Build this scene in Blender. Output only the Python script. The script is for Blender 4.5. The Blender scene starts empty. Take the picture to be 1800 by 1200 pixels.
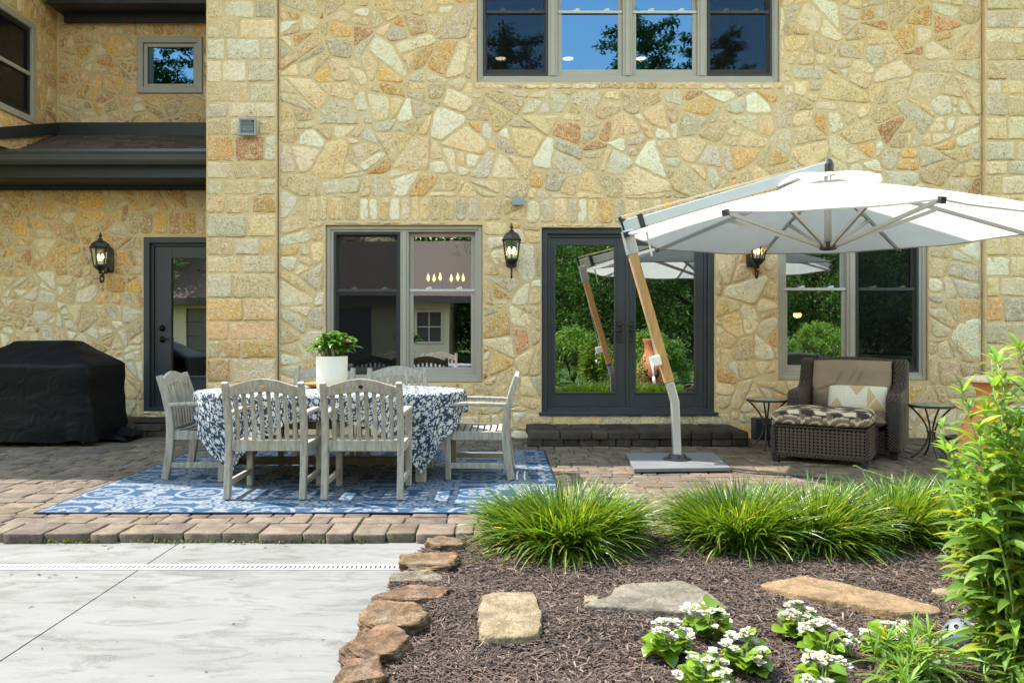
import bpy, math, random
import numpy as np
from mathutils import Vector, Matrix, noise

random.seed(7)
RNG = np.random.default_rng(11)
PI = math.pi
R = math.radians
scene = bpy.context.scene
COL = scene.collection

# ---------------------------------------------------------------- camera facts
F, CX, CY, H = 1350.0, 880.0, 582.0, 1.235      # focal length and principal point in photo pixels, eye height


def P(px, py, Y):
    return Vector(((px - CX) * Y / F, Y, H - (py - CY) * Y / F))


def G(px, py, z=0.0):
    Y = F * (H - z) / (py - CY)
    return Vector(((px - CX) * Y / F, Y, z))


def S(r, g, b):
    def f(c):
        c /= 255.0
        return c / 12.92 if c <= 0.04045 else ((c + 0.055) / 1.055) ** 2.4
    return (f(r), f(g), f(b))


# ---------------------------------------------------------------- node helpers
def nd(t, typ, ins=None, **props):
    n = t.nodes.new(typ)
    for k, v in props.items():
        setattr(n, k, v)
    for k, v in (ins or {}).items():
        s = n.inputs[k]
        if isinstance(v, bpy.types.NodeSocket):
            t.links.new(v, s)
        else:
            if isinstance(v, tuple) and len(v) == 3 and s.type == 'RGBA':
                v = (*v, 1.0)
            s.default_value = v
    return n


def new_mat(name):
    m = bpy.data.materials.new(name)
    m.use_nodes = True
    t = m.node_tree
    t.nodes.clear()
    out = t.nodes.new('ShaderNodeOutputMaterial')
    return m, t, out


def mixc(t, fac, a, b, mode='MIX'):
    n = t.nodes.new('ShaderNodeMix')
    n.data_type = 'RGBA'
    n.blend_type = mode
    for s, v in ((n.inputs[0], fac), (n.inputs[6], a), (n.inputs[7], b)):
        if isinstance(v, bpy.types.NodeSocket):
            t.links.new(v, s)
        elif isinstance(v, tuple):
            s.default_value = (*v[:3], 1.0)
        else:
            s.default_value = v
    return n.outputs[2]


def math_n(t, op, a, b=0.0, c=0.0, clamp=False):
    n = t.nodes.new('ShaderNodeMath')
    n.operation = op
    n.use_clamp = clamp
    for s, v in zip(n.inputs, (a, b, c)):
        if isinstance(v, bpy.types.NodeSocket):
            t.links.new(v, s)
        else:
            s.default_value = v
    return n.outputs[0]


def ramp(t, fac, stops):
    n = t.nodes.new('ShaderNodeValToRGB')
    e = n.color_ramp.elements
    while len(e) < len(stops):
        e.new(0.5)
    for el, (p, c) in zip(e, stops):
        el.position = p
        el.color = (*c, 1.0) if isinstance(c, tuple) else (c, c, c, 1.0)
    t.links.new(fac, n.inputs[0])
    return n.outputs[0]


def coords(t, scale=(1, 1, 1), kind='Object', rot=(0, 0, 0)):
    tc = t.nodes.new('ShaderNodeTexCoord')
    return nd(t, 'ShaderNodeMapping', {'Vector': tc.outputs[kind], 'Scale': scale, 'Rotation': rot}).outputs[0]


def noise_n(t, vec, scale, detail=4.0, rough=0.55, dist=0.0):
    return nd(t, 'ShaderNodeTexNoise', {'Vector': vec, 'Scale': scale, 'Detail': detail, 'Roughness': rough,
                                        'Distortion': dist}).outputs[0]


def bump_n(t, h, strength, dist=0.01, normal=None):
    ins = {'Height': h, 'Strength': strength, 'Distance': dist}
    if normal is not None:
        ins['Normal'] = normal
    return nd(t, 'ShaderNodeBump', ins).outputs[0]


def simple(name, c1, c2=None, scale=6.0, rough=0.6, metal=0.0, bump=0.0, bscale=60.0, attr=False, stretch=(1, 1, 1),
           spec=0.5, bdist=0.01, detail=4.0, rough2=None, coat=0.0, sheen=0.0, subsurf=0.0):
    """two-tone noise material, optionally multiplied by the mesh's own Col attribute"""
    m, t, out = new_mat(name)
    v = coords(t, stretch)
    n1 = noise_n(t, v, scale, detail)
    fac = ramp(t, n1, [(0.3, 0.0), (0.7, 1.0)])
    c = mixc(t, fac, c1, c2 or c1)
    if attr:
        a = nd(t, 'ShaderNodeAttribute', attribute_name='Col').outputs[0]
        c = mixc(t, 1.0, c, a, 'MULTIPLY')
    b = nd(t, 'ShaderNodeBsdfPrincipled', {'Base Color': c, 'Roughness': rough, 'Metallic': metal,
                                           'Specular IOR Level': spec, 'Coat Weight': coat, 'Sheen Weight': sheen})
    if rough2 is not None:
        t.links.new(math_n(t, 'MULTIPLY_ADD', fac, rough2 - rough, rough), b.inputs['Roughness'])
    if bump:
        h = noise_n(t, v, bscale, 5.0, 0.6)
        t.links.new(bump_n(t, h, bump, bdist), b.inputs['Normal'])
    t.links.new(b.outputs[0], out.inputs[0])
    return m


def leaf_mat(name, c1, c2, trans=0.35, rough=0.42, tcol=None, scale=3.0, spec=0.4):
    m, t, out = new_mat(name)
    a = nd(t, 'ShaderNodeAttribute', attribute_name='Col').outputs[0]
    n1 = noise_n(t, coords(t), scale, 3.0)
    c = mixc(t, ramp(t, n1, [(0.35, 0.0), (0.65, 1.0)]), c1, c2)
    c = mixc(t, 1.0, c, a, 'MULTIPLY')
    b = nd(t, 'ShaderNodeBsdfPrincipled', {'Base Color': c, 'Roughness': rough, 'Specular IOR Level': spec})
    tc = mixc(t, 1.0, tcol or tuple(min(1, x * 1.6) for x in c2), a, 'MULTIPLY')
    tr = nd(t, 'ShaderNodeBsdfTranslucent', {'Color': tc})
    mx = nd(t, 'ShaderNodeMixShader', {0: trans, 1: b.outputs[0], 2: tr.outputs[0]})
    t.links.new(mx.outputs[0], out.inputs[0])
    return m


# ---------------------------------------------------------------- object helpers
def wmat(o):
    m = Matrix.Translation(o.location) @ o.rotation_euler.to_matrix().to_4x4()
    if o.parent:
        m = wmat(o.parent) @ o.matrix_parent_inverse @ m
    return m


def link(o, parent=None, world=False):
    COL.objects.link(o)
    if parent:
        o.parent = parent
        if world:
            o.matrix_parent_inverse = wmat(parent).inverted()
    return o


def tag(o, label=None, cat=None, group=None, kind=None):
    for k, v in (('label', label), ('category', cat), ('group', group), ('kind', kind)):
        if v:
            o[k] = v
    return o


def thing(name, label, cat, loc=(0, 0, 0), rz=0.0, group=None):
    o = bpy.data.objects.new(name, None)
    o.empty_display_size = 0.1
    o.location = loc
    o.rotation_euler = (0, 0, rz)
    COL.objects.link(o)
    return tag(o, label, cat, group)


def part_empty(name, parent, loc=(0, 0, 0), world=True):
    o = bpy.data.objects.new(name, None)
    o.empty_display_size = 0.1
    o.location = loc
    return link(o, parent, world)


def copy_tree(o, parent=None):
    c = o.copy()
    COL.objects.link(c)
    if parent:
        c.parent = parent
    for ch in o.children:
        copy_tree(ch, c)
    return c


class MB:
    """collects verts and faces of ONE mesh"""

    def __init__(s):
        s.v, s.f, s.c = [], [], []
        s.col = (1, 1, 1)
        s.sharp = []

    def add(s, vs, fs, col=None):
        b = len(s.v)
        s.v += [tuple(p) for p in vs]
        s.c += [col or s.col] * len(vs)
        s.f += [tuple(i + b for i in f) for f in fs]

    def box(s, x0, x1, y0, y1, z0, z1, M=None):
        vs = [Vector((x, y, z)) for z in (z0, z1) for y in (y0, y1) for x in (x0, x1)]
        if M:
            vs = [M @ p for p in vs]
        s.add(vs, [(0, 2, 3, 1), (4, 5, 7, 6), (0, 1, 5, 4), (2, 6, 7, 3), (0, 4, 6, 2), (1, 3, 7, 5)])

    def bar(s, p0, p1, w, h, up=(0, 0, 1), w1=None, h1=None):
        """square bar from p0 to p1; w across, h along 'up'"""
        p0, p1 = Vector(p0), Vector(p1)
        d = (p1 - p0).normalized()
        u = Vector(up)
        u = u - d * u.dot(d)
        if u.length < 1e-5:
            u = Vector((0, 1, 0))
            u = u - d * u.dot(d)
        u.normalize()
        r = d.cross(u)
        w1 = w if w1 is None else w1
        h1 = h if h1 is None else h1
        vs = []
        for p, ww, hh in ((p0, w, h), (p1, w1, h1)):
            for a, b in ((-1, -1), (1, -1), (1, 1), (-1, 1)):
                vs.append(p + r * (a * ww / 2) + u * (b * hh / 2))
        s.add(vs, [(0, 1, 2, 3), (7, 6, 5, 4), (0, 4, 5, 1), (1, 5, 6, 2), (2, 6, 7, 3), (3, 7, 4, 0)])

    def sweep(s, path, w, h, up=(0, 0, 1)):
        """rectangular section swept along a path (w, h may be lists)"""
        path = [Vector(p) for p in path]
        n = len(path)
        ws = w if isinstance(w, (list, tuple)) else [w] * n
        hs = h if isinstance(h, (list, tuple)) else [h] * n
        vs, fs = [], []
        for i, p in enumerate(path):
            d = (path[min(i + 1, n - 1)] - path[max(i - 1, 0)]).normalized()
            u = Vector(up)
            u = (u - d * u.dot(d)).normalized()
            r = d.cross(u)
            for a, b in ((-1, -1), (1, -1), (1, 1), (-1, 1)):
                vs.append(p + r * (a * ws[i] / 2) + u * (b * hs[i] / 2))
        for i in range(n - 1):
            for k in range(4):
                a, b = i * 4 + k, i * 4 + (k + 1) % 4
                fs.append((a, a + 4, b + 4, b))
        fs += [(0, 1, 2, 3), tuple(4 * (n - 1) + k for k in (3, 2, 1, 0))]
        s.add(vs, fs)

    def tube(s, path, r, n=8, cap=True):
        path = [Vector(p) for p in path]
        m = len(path)
        rs = r if isinstance(r, (list, tuple)) else [r] * m
        vs, fs = [], []
        ref = Vector((0, 0, 1))
        d0 = (path[1] - path[0]).normalized()
        if abs(d0.z) > 0.9:
            ref = Vector((1, 0, 0))
        u = (ref - d0 * ref.dot(d0)).normalized()
        for i, p in enumerate(path):
            d = (path[min(i + 1, m - 1)] - path[max(i - 1, 0)]).normalized()
            u = (u - d * u.dot(d))
            if u.length < 1e-6:
                u = d.orthogonal()
            u.normalize()
            w = d.cross(u)
            for k in range(n):
                a = 2 * PI * k / n
                vs.append(p + (u * math.cos(a) + w * math.sin(a)) * rs[i])
        for i in range(m - 1):
            for k in range(n):
                a, b = i * n + k, i * n + (k + 1) % n
                fs.append((a, b, b + n, a + n))
        if cap:
            fs += [tuple(reversed(range(n))), tuple(range((m - 1) * n, m * n))]
        s.add(vs, fs)

    def lathe(s, prof, c=(0, 0, 0), n=24, rot=0.0, capb=True, capt=True):
        c = Vector(c)
        vs, fs = [], []
        for r, z in prof:
            for k in range(n):
                a = rot + 2 * PI * k / n
                vs.append(c + Vector((r * math.cos(a), r * math.sin(a), z)))
        for i in range(len(prof) - 1):
            for k in range(n):
                a, b = i * n + k, i * n + (k + 1) % n
                fs.append((a, b, b + n, a + n))
        if capb:
            fs.append(tuple(reversed(range(n))))
        if capt:
            fs.append(tuple(range((len(prof) - 1) * n, len(prof) * n)))
        s.add(vs, fs)

    def prism(s, poly, axis, a0, a1):
        """extrude a 2D polygon along axis 'x','y' or 'z' between a0 and a1"""
        n = len(poly)

        def mk(p, a):
            return {'x': (a, p[0], p[1]), 'y': (p[0], a, p[1]), 'z': (p[0], p[1], a)}[axis]
        vs = [mk(p, a0) for p in poly] + [mk(p, a1) for p in poly]
        fs = [tuple(range(n)), tuple(reversed(range(n, 2 * n)))]
        fs += [(k, k + n, (k + 1) % n + n, (k + 1) % n) for k in range(n)]
        s.add(vs, fs)

    def build(s, name, mat, parent=None, world=False, smooth=False, bevel=0.0, seg=2, origin=None, fix=True, solid=0.0,
              subsurf=0):
        me = bpy.data.meshes.new(name)
        v = s.v
        if origin is not None:
            ox, oy, oz = origin
            v = [(x - ox, y - oy, z - oz) for x, y, z in v]
        me.from_pydata(v, [], s.f)
        if fix:
            import bmesh
            bm = bmesh.new()
            bm.from_mesh(me)
            bmesh.ops.recalc_face_normals(bm, faces=bm.faces)
            bm.to_mesh(me)
            bm.free()
        if any(c != (1, 1, 1) for c in s.c):
            a = me.color_attributes.new('Col', 'FLOAT_COLOR', 'POINT')
            arr = np.ones((len(s.c), 4), dtype=np.float32)
            arr[:, :3] = np.array(s.c, dtype=np.float32)
            a.data.foreach_set('color', arr.ravel())
        else:
            white_col(me)
        if smooth:
            me.polygons.foreach_set('use_smooth', [True] * len(me.polygons))
        me.materials.append(mat)
        o = bpy.data.objects.new(name, me)
        if origin is not None:
            o.location = origin
        link(o, parent, world)
        if bevel:
            b = o.modifiers.new('bevel', 'BEVEL')
            b.width = bevel
            b.segments = seg
            b.limit_method = 'ANGLE'
            b.angle_limit = R(40)
        if solid:
            q = o.modifiers.new('solid', 'SOLIDIFY')
            q.thickness = solid
            q.offset = 0
        if subsurf:
            q = o.modifiers.new('sub', 'SUBSURF')
            q.levels = q.render_levels = subsurf
        return o


def white_col(me):
    a = me.color_attributes.new('Col', 'FLOAT_COLOR', 'POINT')
    a.data.foreach_set('color', np.ones(len(me.vertices) * 4, dtype=np.float32))


def raw_mesh(name, verts, quads, mat, parent=None, world=False, col=None, smooth=True, origin=None, solid=0.0):
    """numpy quads (or tris) to an object; col is one RGB per vertex"""
    verts = np.asarray(verts, dtype=np.float32)
    quads = np.asarray(quads, dtype=np.int32)
    if origin is not None:
        verts = verts - np.array(origin, dtype=np.float32)
    me = bpy.data.meshes.new(name)
    nf, k = quads.shape
    me.vertices.add(len(verts))
    me.vertices.foreach_set('co', verts.ravel())
    me.loops.add(nf * k)
    me.loops.foreach_set('vertex_index', quads.ravel())
    me.polygons.add(nf)
    me.polygons.foreach_set('loop_start', np.arange(0, nf * k, k, dtype=np.int32))
    me.polygons.foreach_set('loop_total', np.full(nf, k, dtype=np.int32))
    me.update(calc_edges=True)
    me.validate()
    arr = np.ones((len(verts), 4), dtype=np.float32)
    if col is not None:
        arr[:, :3] = np.asarray(col, dtype=np.float32)
    a = me.color_attributes.new('Col', 'FLOAT_COLOR', 'POINT')
    a.data.foreach_set('color', arr.ravel())
    me.polygons.foreach_set('use_smooth', np.full(nf, smooth))
    me.materials.append(mat)
    o = bpy.data.objects.new(name, me)
    if origin is not None:
        o.location = origin
    link(o, parent, world)
    if solid:
        q = o.modifiers.new('solid', 'SOLIDIFY')
        q.thickness = solid
        q.offset = 0
    return o


def strips(Ps):
    """(N,K,A,3) leaf grids to verts and quads"""
    N, K, A = Ps.shape[:3]
    verts = Ps.reshape(-1, 3)
    base = (np.arange(N) * K * A)[:, None, None] + (np.arange(K - 1) * A)[None, :, None] + np.arange(A - 1)[None, None, :]
    q = np.stack([base, base + 1, base + A + 1, base + A], -1).reshape(-1, 4)
    return verts, q


def leafgen(base, az, el, L, W, droop, K=5, A=2, prof='lance', fold=0.25, roll=None):
    """leaves growing from base points along azimuth az and elevation el, bending down by droop over their length"""
    N = len(az)
    t = np.linspace(0, 1, K)
    ang = el[:, None] - droop[:, None] * t[None, :]
    step = L[:, None] / (K - 1)
    dh = np.cos(ang) * step
    dv = np.sin(ang) * step
    hh = np.concatenate([np.zeros((N, 1)), np.cumsum(dh[:, :-1], 1)], 1)
    vv = np.concatenate([np.zeros((N, 1)), np.cumsum(dv[:, :-1], 1)], 1)
    ca, sa = np.cos(az)[:, None], np.sin(az)[:, None]
    c = np.stack([base[:, 0:1] + hh * ca, base[:, 1:2] + hh * sa, base[:, 2:3] + vv], -1)
    if prof == 'blade':
        w = (1 - t ** 3) * (0.6 + 0.4 * np.minimum(1, t * 4))
    elif prof == 'round':
        w = np.sqrt(np.clip(1 - (2 * t - 1) ** 2, 0, 1)) + 0.02
    else:
        w = np.sin(PI * t ** 0.75) ** 0.9 + 0.02
    w = W[:, None] * w[None, :]
    roll = np.zeros(N) if roll is None else roll
    side = np.stack([-np.sin(az) * np.cos(roll), np.cos(az) * np.cos(roll), np.sin(roll)], -1)
    up = np.stack([-np.sin(ang) * ca, -np.sin(ang) * sa, np.cos(ang)], -1)
    outs = []
    for a in np.linspace(-0.5, 0.5, A):
        p = c + side[:, None, :] * (a * w)[..., None]
        if A > 2:
            p = p + up * (abs(a) * 2 * fold * w * 0.5)[..., None]
        outs.append(p)
    return np.stack(outs, 2)


def leaves_obj(name, Ps, shade, mat, parent=None, world=False, origin=None, tint=None):
    v, q = strips(Ps)
    per = Ps.shape[1] * Ps.shape[2]
    c = np.repeat(np.asarray(shade)[:, None] * (np.ones((1, 3)) if tint is None else np.asarray(tint)), per, 0)
    return raw_mesh(name, v, q, mat, parent, world, c, True, origin)
# ---------------------------------------------------------------- materials
M = {}


def stone_material(name):
    m, t, out = new_mat(name)
    v = coords(t)
    a = nd(t, 'ShaderNodeAttribute', attribute_name='Col').outputs[0]

    def off(x, y, z):
        return nd(t, 'ShaderNodeVectorMath', {0: v, 1: (x, y, z)}, operation='ADD').outputs[0]
    big = noise_n(t, v, 5.0, 4.0, 0.6)
    c = mixc(t, ramp(t, big, [(0.36, 0.0), (0.66, 0.8)]), a, mixc(t, 1.0, a, (1.04, 0.95, 0.78), 'MULTIPLY'))
    mott = noise_n(t, off(9, 2, 4), 21.0, 6.0, 0.72)
    c = mixc(t, ramp(t, mott, [(0.50, 0.0), (0.66, 0.75)]), c, mixc(t, 1.0, c, (0.94, 0.74, 0.50), 'MULTIPLY'))
    pale = noise_n(t, off(3.1, 7.7, 1.3), 13.0, 6.0, 0.75)
    c = mixc(t, ramp(t, pale, [(0.54, 0.0), (0.64, 0.65)]), c, (0.82, 0.76, 0.66))
    grain = noise_n(t, off(1, 5, 2), 75.0, 3.0, 0.65)
    c = mixc(t, ramp(t, grain, [(0.50, 0.0), (0.60, 0.6)]), c, (0.84, 0.78, 0.68))
    fine = noise_n(t, v, 95.0, 4.0, 0.7)
    gate = ramp(t, noise_n(t, off(4, 4, 8), 3.2, 3.0, 0.6), [(0.38, 0.25), (0.62, 1.0)])
    c = mixc(t, math_n(t, 'MULTIPLY', gate, ramp(t, fine, [(0.38, 0.9), (0.49, 0.0)])), c, mixc(t, 1.0, c, (0.50, 0.39, 0.26), 'MULTIPLY'))
    pit = noise_n(t, v, 42.0, 4.0, 0.75)
    c = mixc(t, math_n(t, 'MULTIPLY', gate, ramp(t, pit, [(0.36, 0.9), (0.45, 0.0)])), c, mixc(t, 1.0, c, (0.52, 0.40, 0.27), 'MULTIPLY'))
    c = mixc(t, 1.0, c, (0.99, 0.96, 0.86), 'MULTIPLY')
    h = math_n(t, 'MULTIPLY_ADD', ramp(t, pit, [(0.3, 0.0), (0.5, 1.0)]), 0.6, math_n(t, 'MULTIPLY', fine, 0.6))
    h = math_n(t, 'MULTIPLY_ADD', mott, 0.9, h)
    b = nd(t, 'ShaderNodeBsdfPrincipled', {'Base Color': c, 'Roughness': 0.9, 'Specular IOR Level': 0.2,
                                           'Normal': bump_n(t, h, 0.7, 0.014)})
    t.links.new(b.outputs[0], out.inputs[0])
    return m


def mortar_material(name, c1, c2):
    m, t, out = new_mat(name)
    v = coords(t)
    n1 = noise_n(t, v, 4.0, 5.0, 0.6)
    c = mixc(t, ramp(t, n1, [(0.3, 0.0), (0.7, 1.0)]), c1, c2)
    f = noise_n(t, v, 140.0, 3.0, 0.6)
    c = mixc(t, ramp(t, f, [(0.3, 0.35), (0.55, 0.0)]), c, mixc(t, 1.0, c, (0.55, 0.5, 0.42), 'MULTIPLY'))
    h = math_n(t, 'MULTIPLY_ADD', noise_n(t, v, 18.0, 4.0), 2.0, math_n(t, 'MULTIPLY', f, 0.5))
    b = nd(t, 'ShaderNodeBsdfPrincipled', {'Base Color': c, 'Roughness': 0.95, 'Specular IOR Level': 0.2,
                                           'Normal': bump_n(t, h, 0.6, 0.012)})
    t.links.new(b.outputs[0], out.inputs[0])
    return m


M['stone'] = stone_material('limestone rubble')
M['mortar'] = mortar_material('sandy mortar', (0.56, 0.41, 0.225), (0.67, 0.50, 0.29))


def paver_material():
    m, t, out = new_mat('tumbled concrete paver')
    v = coords(t)
    a = nd(t, 'ShaderNodeAttribute', attribute_name='Col').outputs[0]
    n1 = noise_n(t, v, 9.0, 5.0, 0.65)
    c = mixc(t, ramp(t, n1, [(0.35, 0.0), (0.65, 1.0)]), (0.105, 0.081, 0.061), (0.185, 0.147, 0.114))
    c = mixc(t, 1.0, c, a, 'MULTIPLY')
    f = noise_n(t, v, 160.0, 3.0, 0.7)
    c = mixc(t, ramp(t, f, [(0.38, 0.85), (0.52, 0.0)]), c, mixc(t, 1.0, c, (0.42, 0.38, 0.35), 'MULTIPLY'))
    st = noise_n(t, v, 1.3, 4.0, 0.6)
    c = mixc(t, ramp(t, st, [(0.5, 0.0), (0.7, 0.45)]), c, mixc(t, 1.0, c, (0.62, 0.6, 0.58), 'MULTIPLY'))
    h = math_n(t, 'MULTIPLY_ADD', n1, 1.5, math_n(t, 'MULTIPLY', f, 0.7))
    b = nd(t, 'ShaderNodeBsdfPrincipled', {'Base Color': c, 'Roughness': 0.9, 'Specular IOR Level': 0.25,
                                           'Normal': bump_n(t, h, 0.6, 0.008)})
    t.links.new(b.outputs[0], out.inputs[0])
    return m


M['paver'] = paver_material()


def joint_material():
    m, t, out = new_mat('mossy joint sand')
    v = coords(t)
    n1 = noise_n(t, v, 7.0, 5.0, 0.7)
    c = mixc(t, ramp(t, n1, [(0.47, 0.0), (0.56, 1.0)]), (0.05, 0.038, 0.026), (0.085, 0.10, 0.016))
    b = nd(t, 'ShaderNodeBsdfPrincipled', {'Base Color': c, 'Roughness': 1.0,
                                           'Normal': bump_n(t, noise_n(t, v, 150.0), 1.0, 0.01)})
    t.links.new(b.outputs[0], out.inputs[0])
    return m


M['joint'] = joint_material()


def concrete_material():
    m, t, out = new_mat('troweled concrete')
    v = coords(t, (0.75, 2.4, 1.0), rot=(0, 0, 0.22))
    n1 = noise_n(t, v, 1.3, 6.0, 0.62, 0.8)
    c = mixc(t, ramp(t, n1, [(0.38, 0.0), (0.60, 1.0)]), (0.142, 0.138, 0.132), (0.166, 0.162, 0.156))
    n2 = noise_n(t, v, 3.1, 8.0, 0.72, 1.1)
    c = mixc(t, ramp(t, n2, [(0.49, 0.0), (0.62, 0.85)]), c, (0.086, 0.081, 0.074))
    n3 = noise_n(t, nd(t, 'ShaderNodeVectorMath', {0: v, 1: (5.0, 3.0, 0.0)}, operation='ADD').outputs[0], 2.2, 5.0, 0.6, 2.0)
    c = mixc(t, ramp(t, n3, [(0.55, 0.0), (0.68, 0.4)]), c, (0.195, 0.19, 0.182))
    f = noise_n(t, coords(t), 120.0, 3.0, 0.7)
    gate = ramp(t, n2, [(0.42, 0.1), (0.6, 0.6)])
    c = mixc(t, math_n(t, 'MULTIPLY', ramp(t, f, [(0.38, 1.0), (0.5, 0.0)]), gate), c, (0.16, 0.15, 0.14))
    sp = nd(t, 'ShaderNodeTexVoronoi', {'Vector': coords(t), 'Scale': 3.0}).outputs['Distance']
    c = mixc(t, ramp(t, sp, [(0.010, 0.85), (0.018, 0.0)]), c, (0.05, 0.045, 0.04))
    h = math_n(t, 'MULTIPLY_ADD', n2, 1.2, math_n(t, 'MULTIPLY', f, 0.6))
    b = nd(t, 'ShaderNodeBsdfPrincipled', {'Base Color': c, 'Roughness': 0.85, 'Specular IOR Level': 0.3,
                                           'Normal': bump_n(t, h, 0.3, 0.006)})
    t.links.new(b.outputs[0], out.inputs[0])
    return m


M['concrete'] = concrete_material()


def wood_material(name, c1, c2, c3, axis_scale=(14, 14, 1.6), green=0.25, attr=True):
    m, t, out = new_mat(name)
    v = coords(t, axis_scale)
    n1 = noise_n(t, v, 3.0, 6.0, 0.7, 0.6)
    c = mixc(t, ramp(t, n1, [(0.35, 0.0), (0.62, 1.0)]), c1, c2)
    n2 = noise_n(t, coords(t), 5.0, 4.0, 0.65)
    c = mixc(t, ramp(t, n2, [(0.52, 0.0), (0.72, green * 2)]), c, c3)
    if attr:
        c = mixc(t, 1.0, c, nd(t, 'ShaderNodeAttribute', attribute_name='Col').outputs[0], 'MULTIPLY')
    h = noise_n(t, v, 9.0, 5.0, 0.7)
    b = nd(t, 'ShaderNodeBsdfPrincipled', {'Base Color': c, 'Roughness': 0.75, 'Specular IOR Level': 0.3,
                                           'Normal': bump_n(t, h, 0.35, 0.004)})
    t.links.new(b.outputs[0], out.inputs[0])
    return m


M['teak'] = wood_material('weathered teak', (0.215, 0.188, 0.153), (0.385, 0.352, 0.305), (0.24, 0.225, 0.14), green=0.16)
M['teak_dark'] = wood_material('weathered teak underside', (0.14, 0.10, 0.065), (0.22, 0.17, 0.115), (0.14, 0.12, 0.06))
M['oak'] = wood_material('oiled timber', (0.36, 0.20, 0.075), (0.50, 0.30, 0.13), (0.42, 0.24, 0.09), (20, 20, 1.0), 0.2)

M['dark_paint'] = simple('charcoal paint', (0.030, 0.034, 0.042), (0.038, 0.042, 0.050), rough=0.42, bump=0.05, bscale=30)
M['taupe_paint'] = simple('taupe window paint', (0.33, 0.295, 0.25), (0.355, 0.32, 0.275), rough=0.45)
M['rail_paint'] = simple('pale meeting rail', (0.45, 0.44, 0.42), rough=0.4)
M['gutter_paint'] = simple('grey gutter paint', (0.055, 0.055, 0.056), (0.066, 0.066, 0.067), rough=0.4)
M['fascia_paint'] = simple('blue grey fascia', (0.013, 0.015, 0.020), (0.017, 0.019, 0.025), rough=0.5)
M['black_trim'] = simple('black soffit', (0.012, 0.012, 0.013), rough=0.6)
M['black_metal'] = simple('black cast metal', (0.012, 0.012, 0.013), (0.022, 0.021, 0.02), rough=0.45, bump=0.3, bscale=90, bdist=0.003)
M['bronze'] = simple('dark bronze hardware', (0.03, 0.027, 0.024), rough=0.35, metal=0.8)
M['alu'] = simple('brushed aluminium', (0.60, 0.61, 0.63), (0.66, 0.67, 0.69), rough=0.38, metal=0.75, scale=3)
M['rib'] = simple('pale grey rib', (0.42, 0.42, 0.41), rough=0.45)
M['alu_mat'] = simple('grey powder coat', (0.22, 0.235, 0.26), (0.27, 0.285, 0.305), rough=0.5)
M['white_plastic'] = simple('white plastic', (0.72, 0.71, 0.68), rough=0.4)
M['brass'] = simple('brass', (0.62, 0.40, 0.10), rough=0.35, metal=0.9)
M['cord'] = simple('tan cord', (0.50, 0.41, 0.28), rough=0.8)
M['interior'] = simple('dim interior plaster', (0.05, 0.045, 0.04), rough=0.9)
M['curtain'] = simple('grey blue curtain', (0.14, 0.16, 0.19), (0.2, 0.22, 0.25), rough=0.9)
M['shingle'] = simple('brown shingle', (0.062, 0.043, 0.036), (0.10, 0.07, 0.058), scale=30, rough=0.9, bump=0.6, bscale=120, attr=True)
M['cream_wall'] = simple('cream stucco', (0.36, 0.33, 0.26), (0.40, 0.365, 0.29), rough=0.9)


def emit(name, c, s):
    m, t, out = new_mat(name)
    e = nd(t, 'ShaderNodeEmission', {'Color': c, 'Strength': s})
    t.links.new(e.outputs[0], out.inputs[0])
    return m


M['bulb'] = emit('warm lamp filament', (1.0, 0.62, 0.22), 4.5)
M['bulb_hot'] = emit('warm lamp glow', (1.0, 0.74, 0.38), 4.0)


def glass_material(name, refl, tint=(0.9, 0.95, 0.95), rough=0.0, wave=0.02, wscale=1.2, gcol=(1, 1, 1)):
    m, t, out = new_mat(name)
    v = coords(t)
    n = bump_n(t, noise_n(t, v, wscale, 1.0, 0.4), wave, 0.05)
    g = nd(t, 'ShaderNodeBsdfGlossy', {'Color': gcol, 'Roughness': rough, 'Normal': n})
    tr = nd(t, 'ShaderNodeBsdfTransparent', {'Color': tint})
    mx = nd(t, 'ShaderNodeMixShader', {0: refl, 1: tr.outputs[0], 2: g.outputs[0]})
    t.links.new(mx.outputs[0], out.inputs[0])
    return m


M['pane'] = glass_material('window glass', 0.42, (0.5, 0.55, 0.53), gcol=(0.92, 0.97, 1.0), wave=0.014)
M['sky_tint_pane'] = glass_material('sky tinted window glass', 0.36, (0.5, 0.55, 0.53), gcol=(0.15, 0.33, 0.66), wave=0.008)  # reflection tinted blue to deepen the mirrored sky
M['lamp_glass'] = glass_material('lantern glass', 0.10, (0.92, 0.94, 0.93))


def screen_material():
    m, t, out = new_mat('insect screen')
    tr = nd(t, 'ShaderNodeBsdfTransparent', {'Color': (1, 1, 1)})
    d = nd(t, 'ShaderNodeBsdfDiffuse', {'Color': (0.010, 0.0105, 0.012)})
    mx = nd(t, 'ShaderNodeMixShader', {0: 0.38, 1: tr.outputs[0], 2: d.outputs[0]})
    t.links.new(mx.outputs[0], out.inputs[0])
    return m


M['screen'] = screen_material()


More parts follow.
